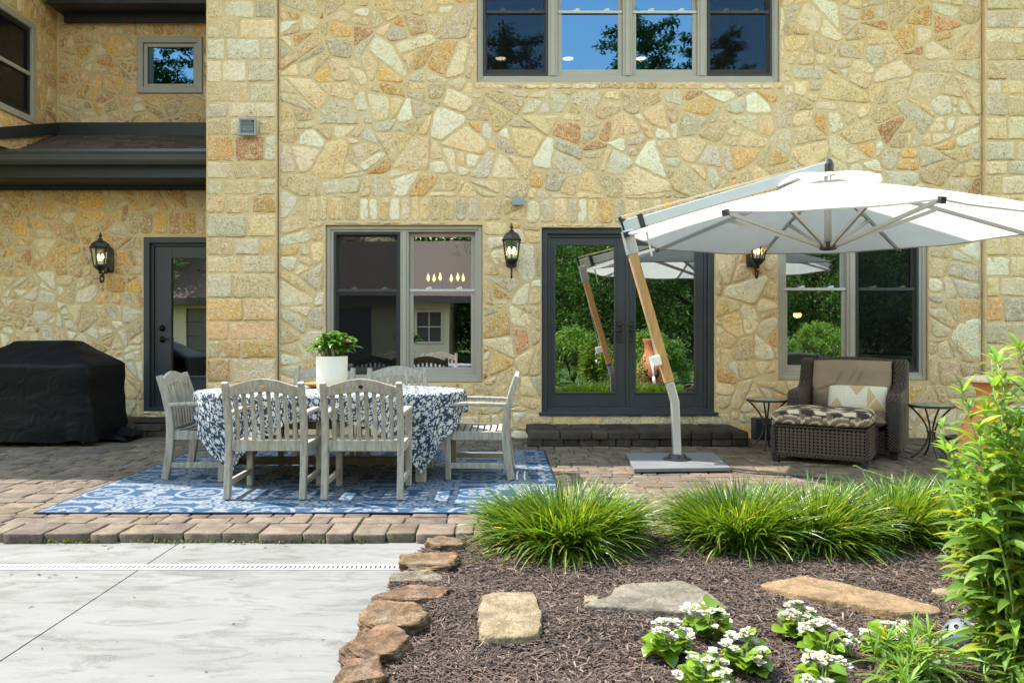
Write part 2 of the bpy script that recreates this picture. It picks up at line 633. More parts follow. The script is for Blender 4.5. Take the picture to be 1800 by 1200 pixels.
def fabric_material(name, c, trans=0.0, scale=400.0, sheen=0.0, attr=True, bump=0.3, c2=None):
    m, t, out = new_mat(name)
    v = coords(t)
    col = mixc(t, ramp(t, noise_n(t, v, 5.0), [(0.3, 0.0), (0.7, 1.0)]), c, c2 or tuple(x * 0.93 for x in c))
    if attr:
        col = mixc(t, 1.0, col, nd(t, 'ShaderNodeAttribute', attribute_name='Col').outputs[0], 'MULTIPLY')
    h = noise_n(t, v, scale, 2.0)
    b = nd(t, 'ShaderNodeBsdfPrincipled', {'Base Color': col, 'Roughness': 0.85, 'Specular IOR Level': 0.2,
                                           'Sheen Weight': sheen, 'Normal': bump_n(t, h, bump, 0.003)})
    if trans:
        tr = nd(t, 'ShaderNodeBsdfTranslucent', {'Color': col})
        mx = nd(t, 'ShaderNodeMixShader', {0: trans, 1: b.outputs[0], 2: tr.outputs[0]})
        t.links.new(mx.outputs[0], out.inputs[0])
    else:
        t.links.new(b.outputs[0], out.inputs[0])
    return m


M['canopy'] = fabric_material('cream canopy canvas', (0.60, 0.585, 0.55), trans=0.5, attr=False)
M['cloth'] = fabric_material('printed cotton', (1, 1, 1), trans=0.05, scale=250, c2=(0.97, 0.97, 0.97))
M['rug'] = fabric_material('woven outdoor rug', (1, 1, 1), scale=300, bump=0.6)
M['taupe_cushion'] = fabric_material('taupe cushion fabric', (0.235, 0.18, 0.135), scale=350, attr=False, c2=(0.26, 0.205, 0.155))
M['print_cushion'] = fabric_material('ikat cushion fabric', (1, 1, 1), scale=350)
M['pillow'] = fabric_material('knitted pillow cotton', (1, 1, 1), scale=140, bump=0.8)
M['mat_rubber'] = simple('black door mat', (0.008, 0.008, 0.009), rough=0.9, bump=0.5, bscale=200)


def cover_material():
    m, t, out = new_mat('black vinyl cover')
    v = coords(t)
    h = noise_n(t, v, 5.0, 4.0, 0.6, 0.8)
    b = nd(t, 'ShaderNodeBsdfPrincipled', {'Base Color': (0.003, 0.0034, 0.005), 'Specular IOR Level': 0.16, 'Roughness': 0.55,
                                           'Normal': bump_n(t, h, 0.6, 0.03)})
    t.links.new(b.outputs[0], out.inputs[0])
    return m


M['cover'] = cover_material()


def wicker_material():
    m, t, out = new_mat('dark resin wicker')
    tc = t.nodes.new('ShaderNodeTexCoord')
    sx = nd(t, 'ShaderNodeSeparateXYZ', {0: tc.outputs['Object']})
    k = 2 * PI / 0.036
    u = math_n(t, 'MULTIPLY', math_n(t, 'ADD', sx.outputs[0], sx.outputs[1]), k)
    w = math_n(t, 'MULTIPLY', sx.outputs[2], 2 * PI / 0.030)
    su, sw = math_n(t, 'SINE', u), math_n(t, 'SINE', w)
    pr = math_n(t, 'MULTIPLY', su, sw)
    h = math_n(t, 'MULTIPLY_ADD', pr, 0.5, 0.5)
    fine = math_n(t, 'MULTIPLY', math_n(t, 'ABSOLUTE', math_n(t, 'SINE', math_n(t, 'MULTIPLY', w, 2.0))), 0.25)
    hh = math_n(t, 'ADD', h, fine)
    c = mixc(t, ramp(t, h, [(0.25, 0.0), (0.85, 1.0)]), (0.010, 0.007, 0.006), (0.078, 0.053, 0.040))
    b = nd(t, 'ShaderNodeBsdfPrincipled', {'Base Color': c, 'Roughness': 0.45, 'Normal': bump_n(t, hh, 1.0, 0.012)})
    t.links.new(b.outputs[0], out.inputs[0])
    return m


M['wicker'] = wicker_material()
M['wicker_strand'] = simple('dark wicker strand', (0.072, 0.052, 0.042), (0.10, 0.073, 0.058), scale=40, rough=0.45)
M['wicker_dark'] = simple('dark wicker legs and inner shade', (0.012, 0.010, 0.010), rough=0.8)
M['mosaic'] = None


def mosaic_material():
    m, t, out = new_mat('blue green mosaic')
    vo = nd(t, 'ShaderNodeTexVoronoi', {'Vector': coords(t), 'Scale': 38.0})
    rnd = nd(t, 'ShaderNodeSeparateColor', {0: vo.outputs['Color']}).outputs[0]
    c = ramp(t, rnd, [(0.0, (0.06, 0.17, 0.18)), (0.35, (0.13, 0.27, 0.27)), (0.7, (0.27, 0.38, 0.37)), (1.0, (0.5, 0.52, 0.48))])
    e = nd(t, 'ShaderNodeTexVoronoi', {'Vector': coords(t), 'Scale': 38.0}, feature='DISTANCE_TO_EDGE').outputs[0]
    c = mixc(t, ramp(t, e, [(0.03, 1.0), (0.07, 0.0)]), c, (0.05, 0.05, 0.05))
    b = nd(t, 'ShaderNodeBsdfPrincipled', {'Base Color': c, 'Roughness': 0.3})
    t.links.new(b.outputs[0], out.inputs[0])
    return m


M['mosaic'] = mosaic_material()
M['iron'] = simple('rusty brown iron', (0.022, 0.016, 0.013), (0.04, 0.028, 0.02), scale=20, rough=0.55)
M['pot'] = None


def pot_material():
    m, t, out = new_mat('white pot fading to peach clay')
    tc = t.nodes.new('ShaderNodeTexCoord')
    z = nd(t, 'ShaderNodeSeparateXYZ', {0: tc.outputs['Object']}).outputs[2]
    n = noise_n(t, tc.outputs['Object'], 9.0, 3.0)
    zz = math_n(t, 'MULTIPLY_ADD', n, 0.06, z)
    c = ramp(t, zz, [(0.03, (0.66, 0.44, 0.32)), (0.15, (0.68, 0.63, 0.57)), (0.3, (0.69, 0.66, 0.61))])
    b = nd(t, 'ShaderNodeBsdfPrincipled', {'Base Color': c, 'Roughness': 0.6,
                                           'Normal': bump_n(t, noise_n(t, tc.outputs['Object'], 60.0), 0.15, 0.003)})
    t.links.new(b.outputs[0], out.inputs[0])
    return m


M['pot'] = pot_material()
M['bowl'] = simple('orange glazed clay', (0.50, 0.20, 0.05), (0.60, 0.27, 0.08), scale=20, rough=0.3)
M['soil'] = simple('potting soil', (0.03, 0.022, 0.015), rough=1.0)
M['terracotta'] = simple('weathered terracotta', (0.50, 0.135, 0.055), (0.58, 0.24, 0.13), scale=9, rough=0.85, bump=0.3, bscale=60)
M['pale_clay'] = simple('pale clay lid', (0.56, 0.42, 0.30), (0.62, 0.5, 0.38), rough=0.85)
def rock_material(name, c1, c2, dark, pale, strata):
    """sandstone: bedding streaks, dark pits and pale lichen bloom over two body colours"""
    m, t, out = new_mat(name)
    v = coords(t)
    a = nd(t, 'ShaderNodeAttribute', attribute_name='Col').outputs[0]
    n1 = noise_n(t, v, 8.0, 7.0, 0.65)
    c = mixc(t, ramp(t, n1, [(0.36, 0.0), (0.64, 1.0)]), c1, c2)
    lay = noise_n(t, coords(t, (4, 4, strata)), 3.0, 6.0, 0.7, 0.8)
    c = mixc(t, ramp(t, lay, [(0.40, 0.55), (0.52, 0.0)]), c, dark)
    n2 = noise_n(t, v, 26.0, 6.0, 0.75)
    c = mixc(t, ramp(t, n2, [(0.56, 0.0), (0.66, 0.7)]), c, pale)
    c = mixc(t, ramp(t, n2, [(0.34, 0.9), (0.42, 0.0)]), c, dark)
    f = noise_n(t, v, 120.0, 3.0, 0.7)
    c = mixc(t, ramp(t, f, [(0.36, 0.6), (0.48, 0.0)]), c, dark)
    c = mixc(t, 1.0, c, a, 'MULTIPLY')
    h = math_n(t, 'MULTIPLY_ADD', n2, 1.0, math_n(t, 'MULTIPLY_ADD', lay, 1.2, math_n(t, 'MULTIPLY', f, 0.4)))
    b = nd(t, 'ShaderNodeBsdfPrincipled', {'Base Color': c, 'Roughness': 0.92, 'Specular IOR Level': 0.25,
                                           'Normal': bump_n(t, h, 1.0, 0.02)})
    t.links.new(b.outputs[0], out.inputs[0])
    return m


M['rock'] = rock_material('rust sandstone', (0.125, 0.090, 0.062), (0.23, 0.178, 0.128), (0.045, 0.03, 0.022), (0.27, 0.235, 0.19), 26)
M['flag'] = rock_material('sandstone flag', (0.205, 0.160, 0.107), (0.30, 0.245, 0.172), (0.10, 0.075, 0.05), (0.30, 0.26, 0.20), 8)
M['mulch'] = simple('dark bark mulch', (0.028, 0.019, 0.015), (0.06, 0.042, 0.034), scale=40, rough=1.0, bump=1.0, bscale=80, bdist=0.03)
M['chip'] = simple('shredded bark', (1.05, 0.97, 0.90), (1.45, 1.33, 1.23), scale=30, rough=0.9, attr=True)
M['lawn'] = simple('lawn', (0.04, 0.075, 0.015), (0.07, 0.12, 0.025), scale=2, rough=1.0, bump=1.0, bscale=60, bdist=0.03)
M['drain'] = simple('pale drain grate', (0.26, 0.262, 0.27), (0.29, 0.292, 0.30), rough=0.5)
M['void'] = simple('dark channel', (0.02, 0.02, 0.02), rough=1.0)
M['bark'] = simple('tree bark', (0.05, 0.035, 0.025), (0.10, 0.075, 0.055), scale=9, rough=1.0, bump=0.8, bscale=20, stretch=(1, 1, 0.25))
M['blade'] = leaf_mat('liriope blade', (0.053, 0.115, 0.010), (0.094, 0.165, 0.013), 0.30, 0.30, (0.25, 0.38, 0.012))
M['lance'] = leaf_mat('lance leaf', (0.085, 0.17, 0.02), (0.14, 0.245, 0.03), 0.42, 0.52, (0.32, 0.47, 0.03))
M['stem'] = simple('green stem', (0.14, 0.22, 0.05), (0.18, 0.26, 0.07), rough=0.6)
M['begonia_leaf'] = leaf_mat('begonia leaf', (0.10, 0.19, 0.014), (0.17, 0.27, 0.022), 0.35, 0.3, (0.32, 0.44, 0.03))
M['petal'] = leaf_mat('white petal', (0.38, 0.38, 0.36), (0.43, 0.43, 0.41), 0.3, 0.5, (0.38, 0.38, 0.34))
M['stamen'] = simple('yellow stamen', (0.65, 0.42, 0.04), rough=0.6)
M['pink'] = simple('pink bud', (0.55, 0.12, 0.12), rough=0.6)
M['pot_leaf'] = leaf_mat('impatiens leaf', (0.045, 0.13, 0.018), (0.09, 0.21, 0.025), 0.25, 0.28, (0.2, 0.4, 0.04), spec=0.6)
M['tree_leaf'] = leaf_mat('broad tree leaf', (0.035, 0.09, 0.018), (0.07, 0.15, 0.025), 0.3, 0.5, (0.12, 0.24, 0.03))
M['pine_leaf'] = leaf_mat('pine needle spray', (0.06, 0.115, 0.03), (0.10, 0.17, 0.04), 0.3, 0.55, (0.16, 0.26, 0.05))
M['hedge_leaf'] = leaf_mat('hedge leaf', (0.10, 0.20, 0.03), (0.17, 0.30, 0.045), 0.35, 0.4, (0.25, 0.42, 0.05))
M['ball'] = simple('blue grey pierced metal', (0.10, 0.115, 0.14), (0.15, 0.165, 0.19), rough=0.5, metal=0.3)
M['navy_box'] = simple('navy plastic', (0.012, 0.017, 0.028), rough=0.5)
# ---------------------------------------------------------------- stone walling
PAL = [((0.80, 0.62, 0.42), 26), ((0.78, 0.58, 0.34), 14), ((0.77, 0.46, 0.16), 6), ((0.80, 0.67, 0.53), 20),
       ((0.62, 0.55, 0.46), 12), ((0.75, 0.57, 0.37), 12), ((0.85, 0.79, 0.71), 16), ((0.62, 0.32, 0.14), 4)]
PAL_WARM = [((0.73, 0.47, 0.21), 22), ((0.77, 0.45, 0.12), 16), ((0.66, 0.41, 0.24), 16), ((0.75, 0.59, 0.41), 18),
            ((0.60, 0.32, 0.14), 7), ((0.79, 0.65, 0.49), 16)]
PAL_COOL = [((0.79, 0.74, 0.70), 38), ((0.84, 0.80, 0.76), 24), ((0.76, 0.60, 0.43), 22), ((0.66, 0.45, 0.27), 16)]


def pick(pal, rnd):
    w = rnd.random() * sum(p[1] for p in pal)
    for c, k in pal:
        w -= k
        if w <= 0:
            break
    f = rnd.uniform(0.72, 1.12)
    return tuple(min(0.86, x * f * rnd.uniform(0.96, 1.04)) for x in c)


def clip(poly, nx, ny, d):
    """keep nx*x+ny*y <= d"""
    out = []
    n = len(poly)
    for i in range(n):
        a, b = poly[i], poly[(i + 1) % n]
        da, db = nx * a[0] + ny * a[1] - d, nx * b[0] + ny * b[1] - d
        if da <= 0:
            out.append(a)
        if (da < 0 < db) or (db < 0 < da):
            s = da / (da - db)
            out.append((a[0] + (b[0] - a[0]) * s, a[1] + (b[1] - a[1]) * s))
    return out


def area(p):
    return 0.5 * sum(p[i][0] * p[(i + 1) % len(p)][1] - p[(i + 1) % len(p)][0] * p[i][1] for i in range(len(p)))


def centroid(p):
    return (sum(q[0] for q in p) / len(p), sum(q[1] for q in p) / len(p))


def inset(poly, m):
    if area(poly) < 0:
        poly = poly[::-1]
    n = len(poly)
    out = poly
    for i in range(n):
        a, b = poly[i], poly[(i + 1) % n]
        L = math.hypot(b[0] - a[0], b[1] - a[1])
        if L < 1e-6:
            continue
        nx, ny = (b[1] - a[1]) / L, -(b[0] - a[0]) / L
        out = clip(out, nx, ny, nx * a[0] + ny * a[1] - m)
        if len(out) < 3:
            return []
    return out


def rubble_cells(x0, x1, z0, z1, holes, rnd, big=0.44, amin=0.036, amax=0.19, asp=1.12, gap=(0.006, 0.015)):
    """rubble pattern: coarse random cells broken again and again by slanting cuts, then set apart by mortar"""
    W, Hh = x1 - x0, (z1 - z0) * asp
    nx_, nz_ = max(1, int(W / big)), max(1, int(Hh / big))
    sites = [((i + rnd.uniform(0.02, 0.98)) * W / nx_, (j + rnd.uniform(0.02, 0.98)) * Hh / nz_) for i in range(nx_) for j in range(nz_)]
    todo = []
    for s in sites:
        poly = [(0.0, 0.0), (W, 0.0), (W, Hh), (0.0, Hh)]
        nb = sorted(((q[0] - s[0]) ** 2 + (q[1] - s[1]) ** 2, q) for q in sites if q is not s and abs(q[0] - s[0]) < 2.2 and abs(q[1] - s[1]) < 2.2)
        for d2, q in nb[:30]:
            d = math.sqrt(d2) + 1e-9
            nx, ny = (q[0] - s[0]) / d, (q[1] - s[1]) / d
            poly = clip(poly, nx, ny, nx * s[0] + ny * s[1] + d / 2)
            if len(poly) < 3:
                break
        if len(poly) > 2:
            todo.append(poly)
    cells = []
    while todo:
        poly = todo.pop()
        A = abs(area(poly))
        xs, ys = [p[0] for p in poly], [p[1] for p in poly]
        w, h = max(xs) - min(xs), max(ys) - min(ys)
        lim = amin + (amax - amin) * rnd.random() ** 1.7
        if A < lim and max(w, h) < 1.9 * min(w, h) + 0.04:
            cells.append(poly)
            continue
        if A < 0.012:
            cells.append(poly)
            continue
        cx, cy = centroid(poly)
        cx += rnd.uniform(-0.16, 0.16) * w
        cy += rnd.uniform(-0.16, 0.16) * h
        an = (0 if w > h else PI / 2) + rnd.gauss(0, 0.30)
        nx, ny = math.cos(an), math.sin(an)
        d = nx * cx + ny * cy
        for q in (clip(poly, nx, ny, d), clip(poly, -nx, -ny, -d)):
            if len(q) > 2 and abs(area(q)) > 0.0012:
                todo.append(q)
    res = []
    for poly in cells:
        poly = [(x0 + p[0], z0 + p[1] / asp) for p in poly]
        for (hx0, hx1, hz0, hz1) in holes:
            xs, zs = [p[0] for p in poly], [p[1] for p in poly]
            if max(xs) < hx0 or min(xs) > hx1 or max(zs) < hz0 or min(zs) > hz1:
                continue
            opts = [clip(poly, 1, 0, hx0), clip(poly, -1, 0, -hx1), clip(poly, 0, 1, hz0), clip(poly, 0, -1, -hz1)]
            opts = [o for o in opts if len(o) > 2]
            poly = max(opts, key=lambda o: abs(area(o))) if opts else []
            if not poly:
                break
        if len(poly) > 2:
            poly = inset(poly, rnd.uniform(*gap))
            if len(poly) > 2 and abs(area(poly)) > 0.0016:
                res.append(poly)
    return res


def course_cells(x0, x1, z0, z1, rnd, hs=(0.17, 0.30), ws=(0.24, 0.5), m=0.011):
    cells = []
    z = z0
    while z < z1 - 0.05:
        h = rnd.uniform(*hs)
        if z1 - (z + h) < hs[0] * 0.7:
            h = z1 - z
        x = x0
        first = True
        while x < x1 - 0.02:
            w = rnd.uniform(*ws)
            if first and rnd.random() < 0.5:
                w *= 0.6
            first = False
            if x1 - (x + w) < ws[0] * 0.55:
                w = x1 - x
            j = [rnd.uniform(-0.006, 0.006) for _ in range(8)]
            cells.append([(x + m + j[0], z + m + j[1]), (x + w - m + j[2], z + m + j[3]), (x + w - m + j[4], z + h - m + j[5]),
                          (x + m + j[6], z + h - m + j[7])])
            x += w
        z += h
    return cells


def soldier_cells(x0, x1, z0, z1, rnd, ws=(0.10, 0.2)):
    cells = []
    x = x0
    while x < x1 - 0.03:
        w = rnd.uniform(*ws)
        if x1 - (x + w) < 0.08:
            w = x1 - x
        a, b = rnd.uniform(-0.02, 0.012), rnd.uniform(-0.03, 0.02)
        m = 0.010
        cells.append([(x + m, z0 + 0.01), (x + w - m, z0 + 0.01 + abs(a) * 0.5), (x + w - m, z1 + b), (x + m, z1 + b * 0.4 + a * 0.3)])
        x += w
    return cells


def smooth_poly(poly, rnd, step=0.022, amp=0.010, it=2, cut=0.2, rnd_r=0.034):
    if area(poly) < 0:
        poly = poly[::-1]
    for _ in range(it):
        q = []
        n = len(poly)
        for i in range(n):
            a, b = poly[i], poly[(i + 1) % n]
            L = math.hypot(b[0] - a[0], b[1] - a[1])
            c = min(cut, rnd_r / max(L, 1e-5))
            q.append((a[0] + (b[0] - a[0]) * c, a[1] + (b[1] - a[1]) * c))
            q.append((b[0] + (a[0] - b[0]) * c, b[1] + (a[1] - b[1]) * c))
        poly = q
    pts = []
    n = len(poly)
    for i in range(n):
        a, b = poly[i], poly[(i + 1) % n]
        L = math.hypot(b[0] - a[0], b[1] - a[1])
        k = max(1, int(round(L / step)))
        for j in range(k):
            pts.append((a[0] + (b[0] - a[0]) * j / k, a[1] + (b[1] - a[1]) * j / k))
    o = rnd.uniform(0, 50)
    res = []
    for x, y in pts:
        v = noise.noise_vector(Vector((x * 14 + o, y * 14, o)))
        v2 = noise.noise_vector(Vector((x * 45 + o, y * 45, o)))
        res.append((x + v.x * amp + v2.x * amp * 0.5, y + v.y * amp + v2.y * amp * 0.5))
    return res


def stones_mesh(name, cells, place, palette, rnd, parent, mat=None, hr=(0.003, 0.010), tone=None, rnd_r=0.03):
    """one slab of stonework: every cell a raised, rough stone; place(u,v,d) gives world coordinates"""
    V, Fc, C = [], [], []
    for poly in cells:
        pal = palette(centroid(poly)) if callable(palette) else palette
        col = pick(pal, rnd)
        if tone:
            f = tone(centroid(poly))
            col = tuple(a * b for a, b in zip(col, f))
        pts = smooth_poly(poly, rnd, rnd_r=rnd_r)
        n = len(pts)
        cx, cy = centroid(pts)
        h = rnd.uniform(*hr)
        gx, gy = rnd.uniform(-0.05, 0.05), rnd.uniform(-0.06, 0.06)
        rad = sum(math.hypot(p[0] - cx, p[1] - cy) for p in pts) / n
        b = len(V)
        rings = [(0.0, -0.006), (0.004, h * 0.55), (0.016, h), (0.42 * rad, h * 1.12), (0.72 * rad, h * 1.15)]
        so = rnd.uniform(0, 99)
        for ri, (ins, d) in enumerate(rings):
            for x, y in pts:
                dx, dy = cx - x, cy - y
                L = math.hypot(dx, dy) + 1e-6
                k = min(ins, L * 0.92)
                px, py = x + dx / L * k, y + dy / L * k
                dd = d
                if ri > 0:
                    dd += (gx * (px - cx) + gy * (py - cy)) * min(1, h / 0.02)
                    dd += noise.noise(Vector((px * 13 + so, py * 13, so))) * 0.006 + noise.noise(Vector((px * 34 + so, py * 34, so))) * 0.004
                V.append(place(px, py, dd))
                C.append(col)
        V.append(place(cx, cy, h * 1.15 + noise.noise(Vector((cx * 13 + so, cy * 13, so))) * 0.008))
        C.append(col)
        R5 = len(rings)
        for ri in range(R5 - 1):
            for k in range(n):
                a, c = b + ri * n + k, b + ri * n + (k + 1) % n
                Fc.append((a, c, c + n, a + n))
        top = b + R5 * n
        for k in range(n):
            Fc.append((b + (R5 - 1) * n + k, b + (R5 - 1) * n + (k + 1) % n, top))
    me = bpy.data.meshes.new(name)
    me.from_pydata(V, [], Fc)
    a = me.color_attributes.new('Col', 'FLOAT_COLOR', 'POINT')
    arr = np.ones((len(C), 4), dtype=np.float32)
    arr[:, :3] = np.array(C)
    a.data.foreach_set('color', arr.ravel())
    me.polygons.foreach_set('use_smooth', [True] * len(me.polygons))
    me.materials.append(mat or M['stone'])
    o = bpy.data.objects.new(name, me)
    return link(o, parent, True)


def backing(name, x0, x1, z0, z1, holes, Yf, thick, parent, mat, axis='y', step=0.06):
    """mortar face of a wall with its openings and reveals, gently uneven"""
    xs = sorted({x0, x1, *[v for h in holes for v in h[:2] if x0 < v < x1]})
    zs = sorted({z0, z1, *[v for h in holes for v in h[2:] if z0 < v < z1]})
    mb = MB()

    def inside(x, z):
        return any(h[0] < x < h[1] and h[2] < z < h[3] for h in holes)

    def pt(x, z, d):
        n = noise.noise(Vector((x * 5, z * 5, 3.3))) * 0.004 + noise.noise(Vector((x * 17, z * 17, 1.3))) * 0.003
        if axis == 'y':
            return (x, Yf - n if d == 0 else Yf + d, z)
        return (Yf + n if d == 0 else Yf - d, x, z)
    for i in range(len(xs) - 1):
        for j in range(len(zs) - 1):
            a, b, c, e = xs[i], xs[i + 1], zs[j], zs[j + 1]
            if inside((a + b) / 2, (c + e) / 2):
                continue
            nx, nz = max(1, int((b - a) / step)), max(1, int((e - c) / step))
            vs = [pt(a + (b - a) * p / nx, c + (e - c) * q / nz, 0) for q in range(nz + 1) for p in range(nx + 1)]
            fs = [(q * (nx + 1) + p, q * (nx + 1) + p + 1, (q + 1) * (nx + 1) + p + 1, (q + 1) * (nx + 1) + p)
                  for q in range(nz) for p in range(nx)]
            mb.add(vs, fs)
            mb.add([pt(a, c, thick), pt(a, e, thick), pt(b, e, thick), pt(b, c, thick)], [(0, 1, 2, 3)])
            for (p, q, u, v) in ((a, c, a, e), (b, e, b, c), (a, e, b, e), (b, c, a, c)):
                mx, mz = (p + u) / 2, (q + v) / 2
                ox, oz = ((-0.01 if p == a else 0.01), 0) if p == u else (0, (0.01 if q == e else -0.01))
                t1 = inside(mx + ox, mz + oz) or not (x0 < mx + ox < x1 and z0 < mz + oz < z1)
                if t1:
                    mb.add([pt(p, q, 0), pt(p, q, thick), pt(u, v, thick), pt(u, v, 0)], [(0, 1, 2, 3)])
    return mb.build(name, mat, parent, True, smooth=False, fix=False)


# ---------------------------------------------------------------- the house
YW, YR, YU = 9.0, 9.8, 10.2                   # main wall, recessed porch wall, upper wall above the porch roof
TOP = 6.3
house = thing('stone_house', 'two storey tan rubble stone house with charcoal doors and taupe windows behind the patio', 'house', (1.0, 9.5, 0))
WIN_L = (-2.053, -0.213, 0.635, 2.48)
DOOR = (0.48, 2.513, 0.268, 2.45)
WIN_R = (3.253, 5.013, 0.66, 2.48)
WIN_U = (-0.28, 3.27, 4.15, 5.95)
holes = [WIN_L, DOOR, WIN_R, WIN_U]
XP0, XP1, XQ = -3.432, -2.60, 5.635
ZG = -0.08
rs = random.Random(3)
wall = backing('stone_wall', XP1, XQ, ZG, TOP, holes, YW, 0.3, house, M['mortar'])
sold = [(-2.28, 0.02, 2.52, 2.80), (0.30, 2.78, 2.49, 2.78), (3.0, 5.25, 2.52, 2.80)]
sill = [(-0.32, 3.31, 4.06, 4.14)]
dsill = [(0.30, 2.70, 0.135, 0.262)]
VENT = (-3.04, -2.81, 3.47, 3.71)
cells = rubble_cells(XP1, XQ, ZG, 5.45, [tuple((h[0] - 0.004, h[1] + 0.004, h[2] - 0.004, h[3] + 0.004)) for h in holes] + sold + sill + dsill, rs)
for s in sold:
    cells += soldier_cells(*s, rs)
for s in sill:
    cells += soldier_cells(s[0], s[1], s[2], s[3], rs, (0.15, 0.32))
for s in dsill:
    cells += soldier_cells(s[0], s[1], s[2], s[3], rs, (0.25, 0.42))


so_main = stones_mesh('rubble_stone', cells, lambda u, v, d: (u, YW - d, v), PAL, rs, house)
# corner pier (left) and quoin strip (right) of squared blocks, a little proud of the rubble
rp = random.Random(8)
YP = YW - 0.045
backing('stone_wall', XP0, XP1 - 0.012, ZG, TOP, [], YP, 0.85, house, M['mortar'])


def pier_tone(c):
    x, z = c
    return (0.98, 0.78, 0.62) if 0.3 < z < 1.75 and rp.random() < 0.75 else (1, 1, 1)


stones_mesh('squared_stone', course_cells(XP0 + 0.002, XP1 - 0.02, ZG, 5.45, rp), lambda u, v, d: (u, YP - d, v), PAL, rp, house, tone=pier_tone, rnd_r=0.010, hr=(0.002, 0.012))
backing('stone_wall', XQ + 0.012, 8.2, ZG, TOP, [], YP, 0.5, house, M['mortar'])
stones_mesh('squared_stone', course_cells(XQ + 0.02, 7.6, ZG, 5.45, rp), lambda u, v, d: (u, YP - d, v), PAL, rp, house, rnd_r=0.010, hr=(0.002, 0.012))
# recessed lower wall with the side door
SDOOR = (-4.557, -3.46, 0.215, 2.435)
rr = random.Random(21)
backing('stone_wall', -8.6, XP0 + 0.25, ZG, 3.6, [SDOOR], YR, 0.3, house, M['mortar'])
rc = rubble_cells(-8.5, XP0 + 0.2, ZG, 3.05, [SDOOR, (-4.75, -3.3, 2.45, 2.76)], rr, big=0.36, amin=0.018, amax=0.10, gap=(0.006, 0.014))
rc += soldier_cells(-4.75, -3.3, 2.46, 2.76, rr)
stones_mesh('rubble_stone', rc, lambda u, v, d: (u, YR - d, v),
            lambda c: PAL_WARM if c[1] > 1.75 + 0.25 * math.sin(c[0] * 3) else (PAL_COOL if c[1] > 0.55 else PAL), rr, house)
# upper recessed wall, its small window, and the side wall facing right
SWIN = (-4.815, -3.955, 4.39, 5.13)
XS = -5.89
backing('stone_wall', XS, XP0 + 0.3, 3.5, TOP, [SWIN], YU, 0.3, house, M['mortar'])
uc = rubble_cells(XS + 0.02, XP0 + 0.25, 3.7, 5.8, [SWIN, (-5.0, -3.5, 5.14, 5.36)], rr, big=0.36, amin=0.018, amax=0.10, gap=(0.006, 0.014))
uc += soldier_cells(-5.0, -3.5, 5.15, 5.36, rr)
stones_mesh('rubble_stone', uc, lambda u, v, d: (u, YU - d, v), PAL_WARM, rr, house)
LWIN = (8.2, 9.70, 3.84, 5.10)
backing('stone_wall', 7.4, YU, 3.42, TOP, [LWIN], XS, 0.3, house, M['mortar'], axis='x')
lc = rubble_cells(7.6, YU - 0.02, 3.44, 5.9, [LWIN, (8.0, 9.8, 5.12, 5.36)], rr, big=0.36, amin=0.018, amax=0.10, gap=(0.006, 0.014))
lc += soldier_cells(8.0, 9.8, 5.13, 5.36, rr)
stones_mesh('rubble_stone', lc, lambda u, v, d: (XS + d, u, v), PAL_WARM, rr, house)


# ---------------------------------------------------------------- windows
def frame_ring(mb, x0, x1, z0, z1, w, y0, y1, wb=None, wt=None):
    wb = w if wb is None else wb
    wt = w if wt is None else wt
    mb.box(x0, x0 + w, y0, y1, z0, z1)
    mb.box(x1 - w, x1, y0, y1, z0, z1)
    mb.box(x0 + w, x1 - w, y0, y1, z0, z0 + wb)
    mb.box(x0 + w, x1 - w, y0, y1, z1 - wt, z1)


def double_hung(win, x0, x1, z0, z1, Y, screen, zm, locks=True):
    pane = M['sky_tint_pane'] if z0 > 3 else M['pane']
    """one double hung unit: upper sash behind, lower sash in front, locks on the meeting rail"""
    s = MB()
    frame_ring(s, x0, x1, zm - 0.02, z1, 0.052, Y + 0.050, Y + 0.085, wb=0.03)
    s.build('upper_sash', M['taupe_paint'], win, True, bevel=0.004)
    s = MB()
    frame_ring(s, x0, x1, z0, zm + 0.02, 0.052, Y + 0.010, Y + 0.045, wb=0.085, wt=0.02)
    s.build('lower_sash', M['taupe_paint'], win, True, bevel=0.004)
    s = MB()
    s.box(x0 + 0.004, x1 - 0.004, Y - 0.004, Y + 0.0495, zm + 0.0, zm + 0.032)
    s.build('meeting_rail', M['rail_paint'], win, True, bevel=0.004)
    s = MB()
    s.box(x0 + 0.05, x1 - 0.05, Y + 0.064, Y + 0.070, zm, z1 - 0.05)
    s.build('pane', pane, win, True)
    s = MB()
    s.box(x0 + 0.05, x1 - 0.05, Y + 0.024, Y + 0.030, z0 + 0.08, zm)
    s.build('pane', pane, win, True)
    if locks:
        for k in (0.3, 0.76):
            xx = x0 + (x1 - x0) * k
            s = MB()
            s.box(xx - 0.035, xx + 0.035, Y + 0.005, Y + 0.035, zm + 0.033, zm + 0.046)
            s.box(xx - 0.012, xx + 0.028, Y - 0.002, Y + 0.02, zm + 0.046, zm + 0.058)
            s.build('sash_lock', M['white_plastic'], win, True, bevel=0.003)
    if screen:
        s = MB()
        frame_ring(s, x0 + 0.004, x1 - 0.004, z0 + 0.004, z1 - 0.004, 0.028, Y - 0.022, Y - 0.008)
        s.build('screen_frame', M['fascia_paint'], win, True)
        s = MB()
        s.box(x0 + 0.03, x1 - 0.03, Y - 0.016, Y - 0.014, z0 + 0.03, z1 - 0.03)
        s.build('insect_screen', M['screen'], win, True)


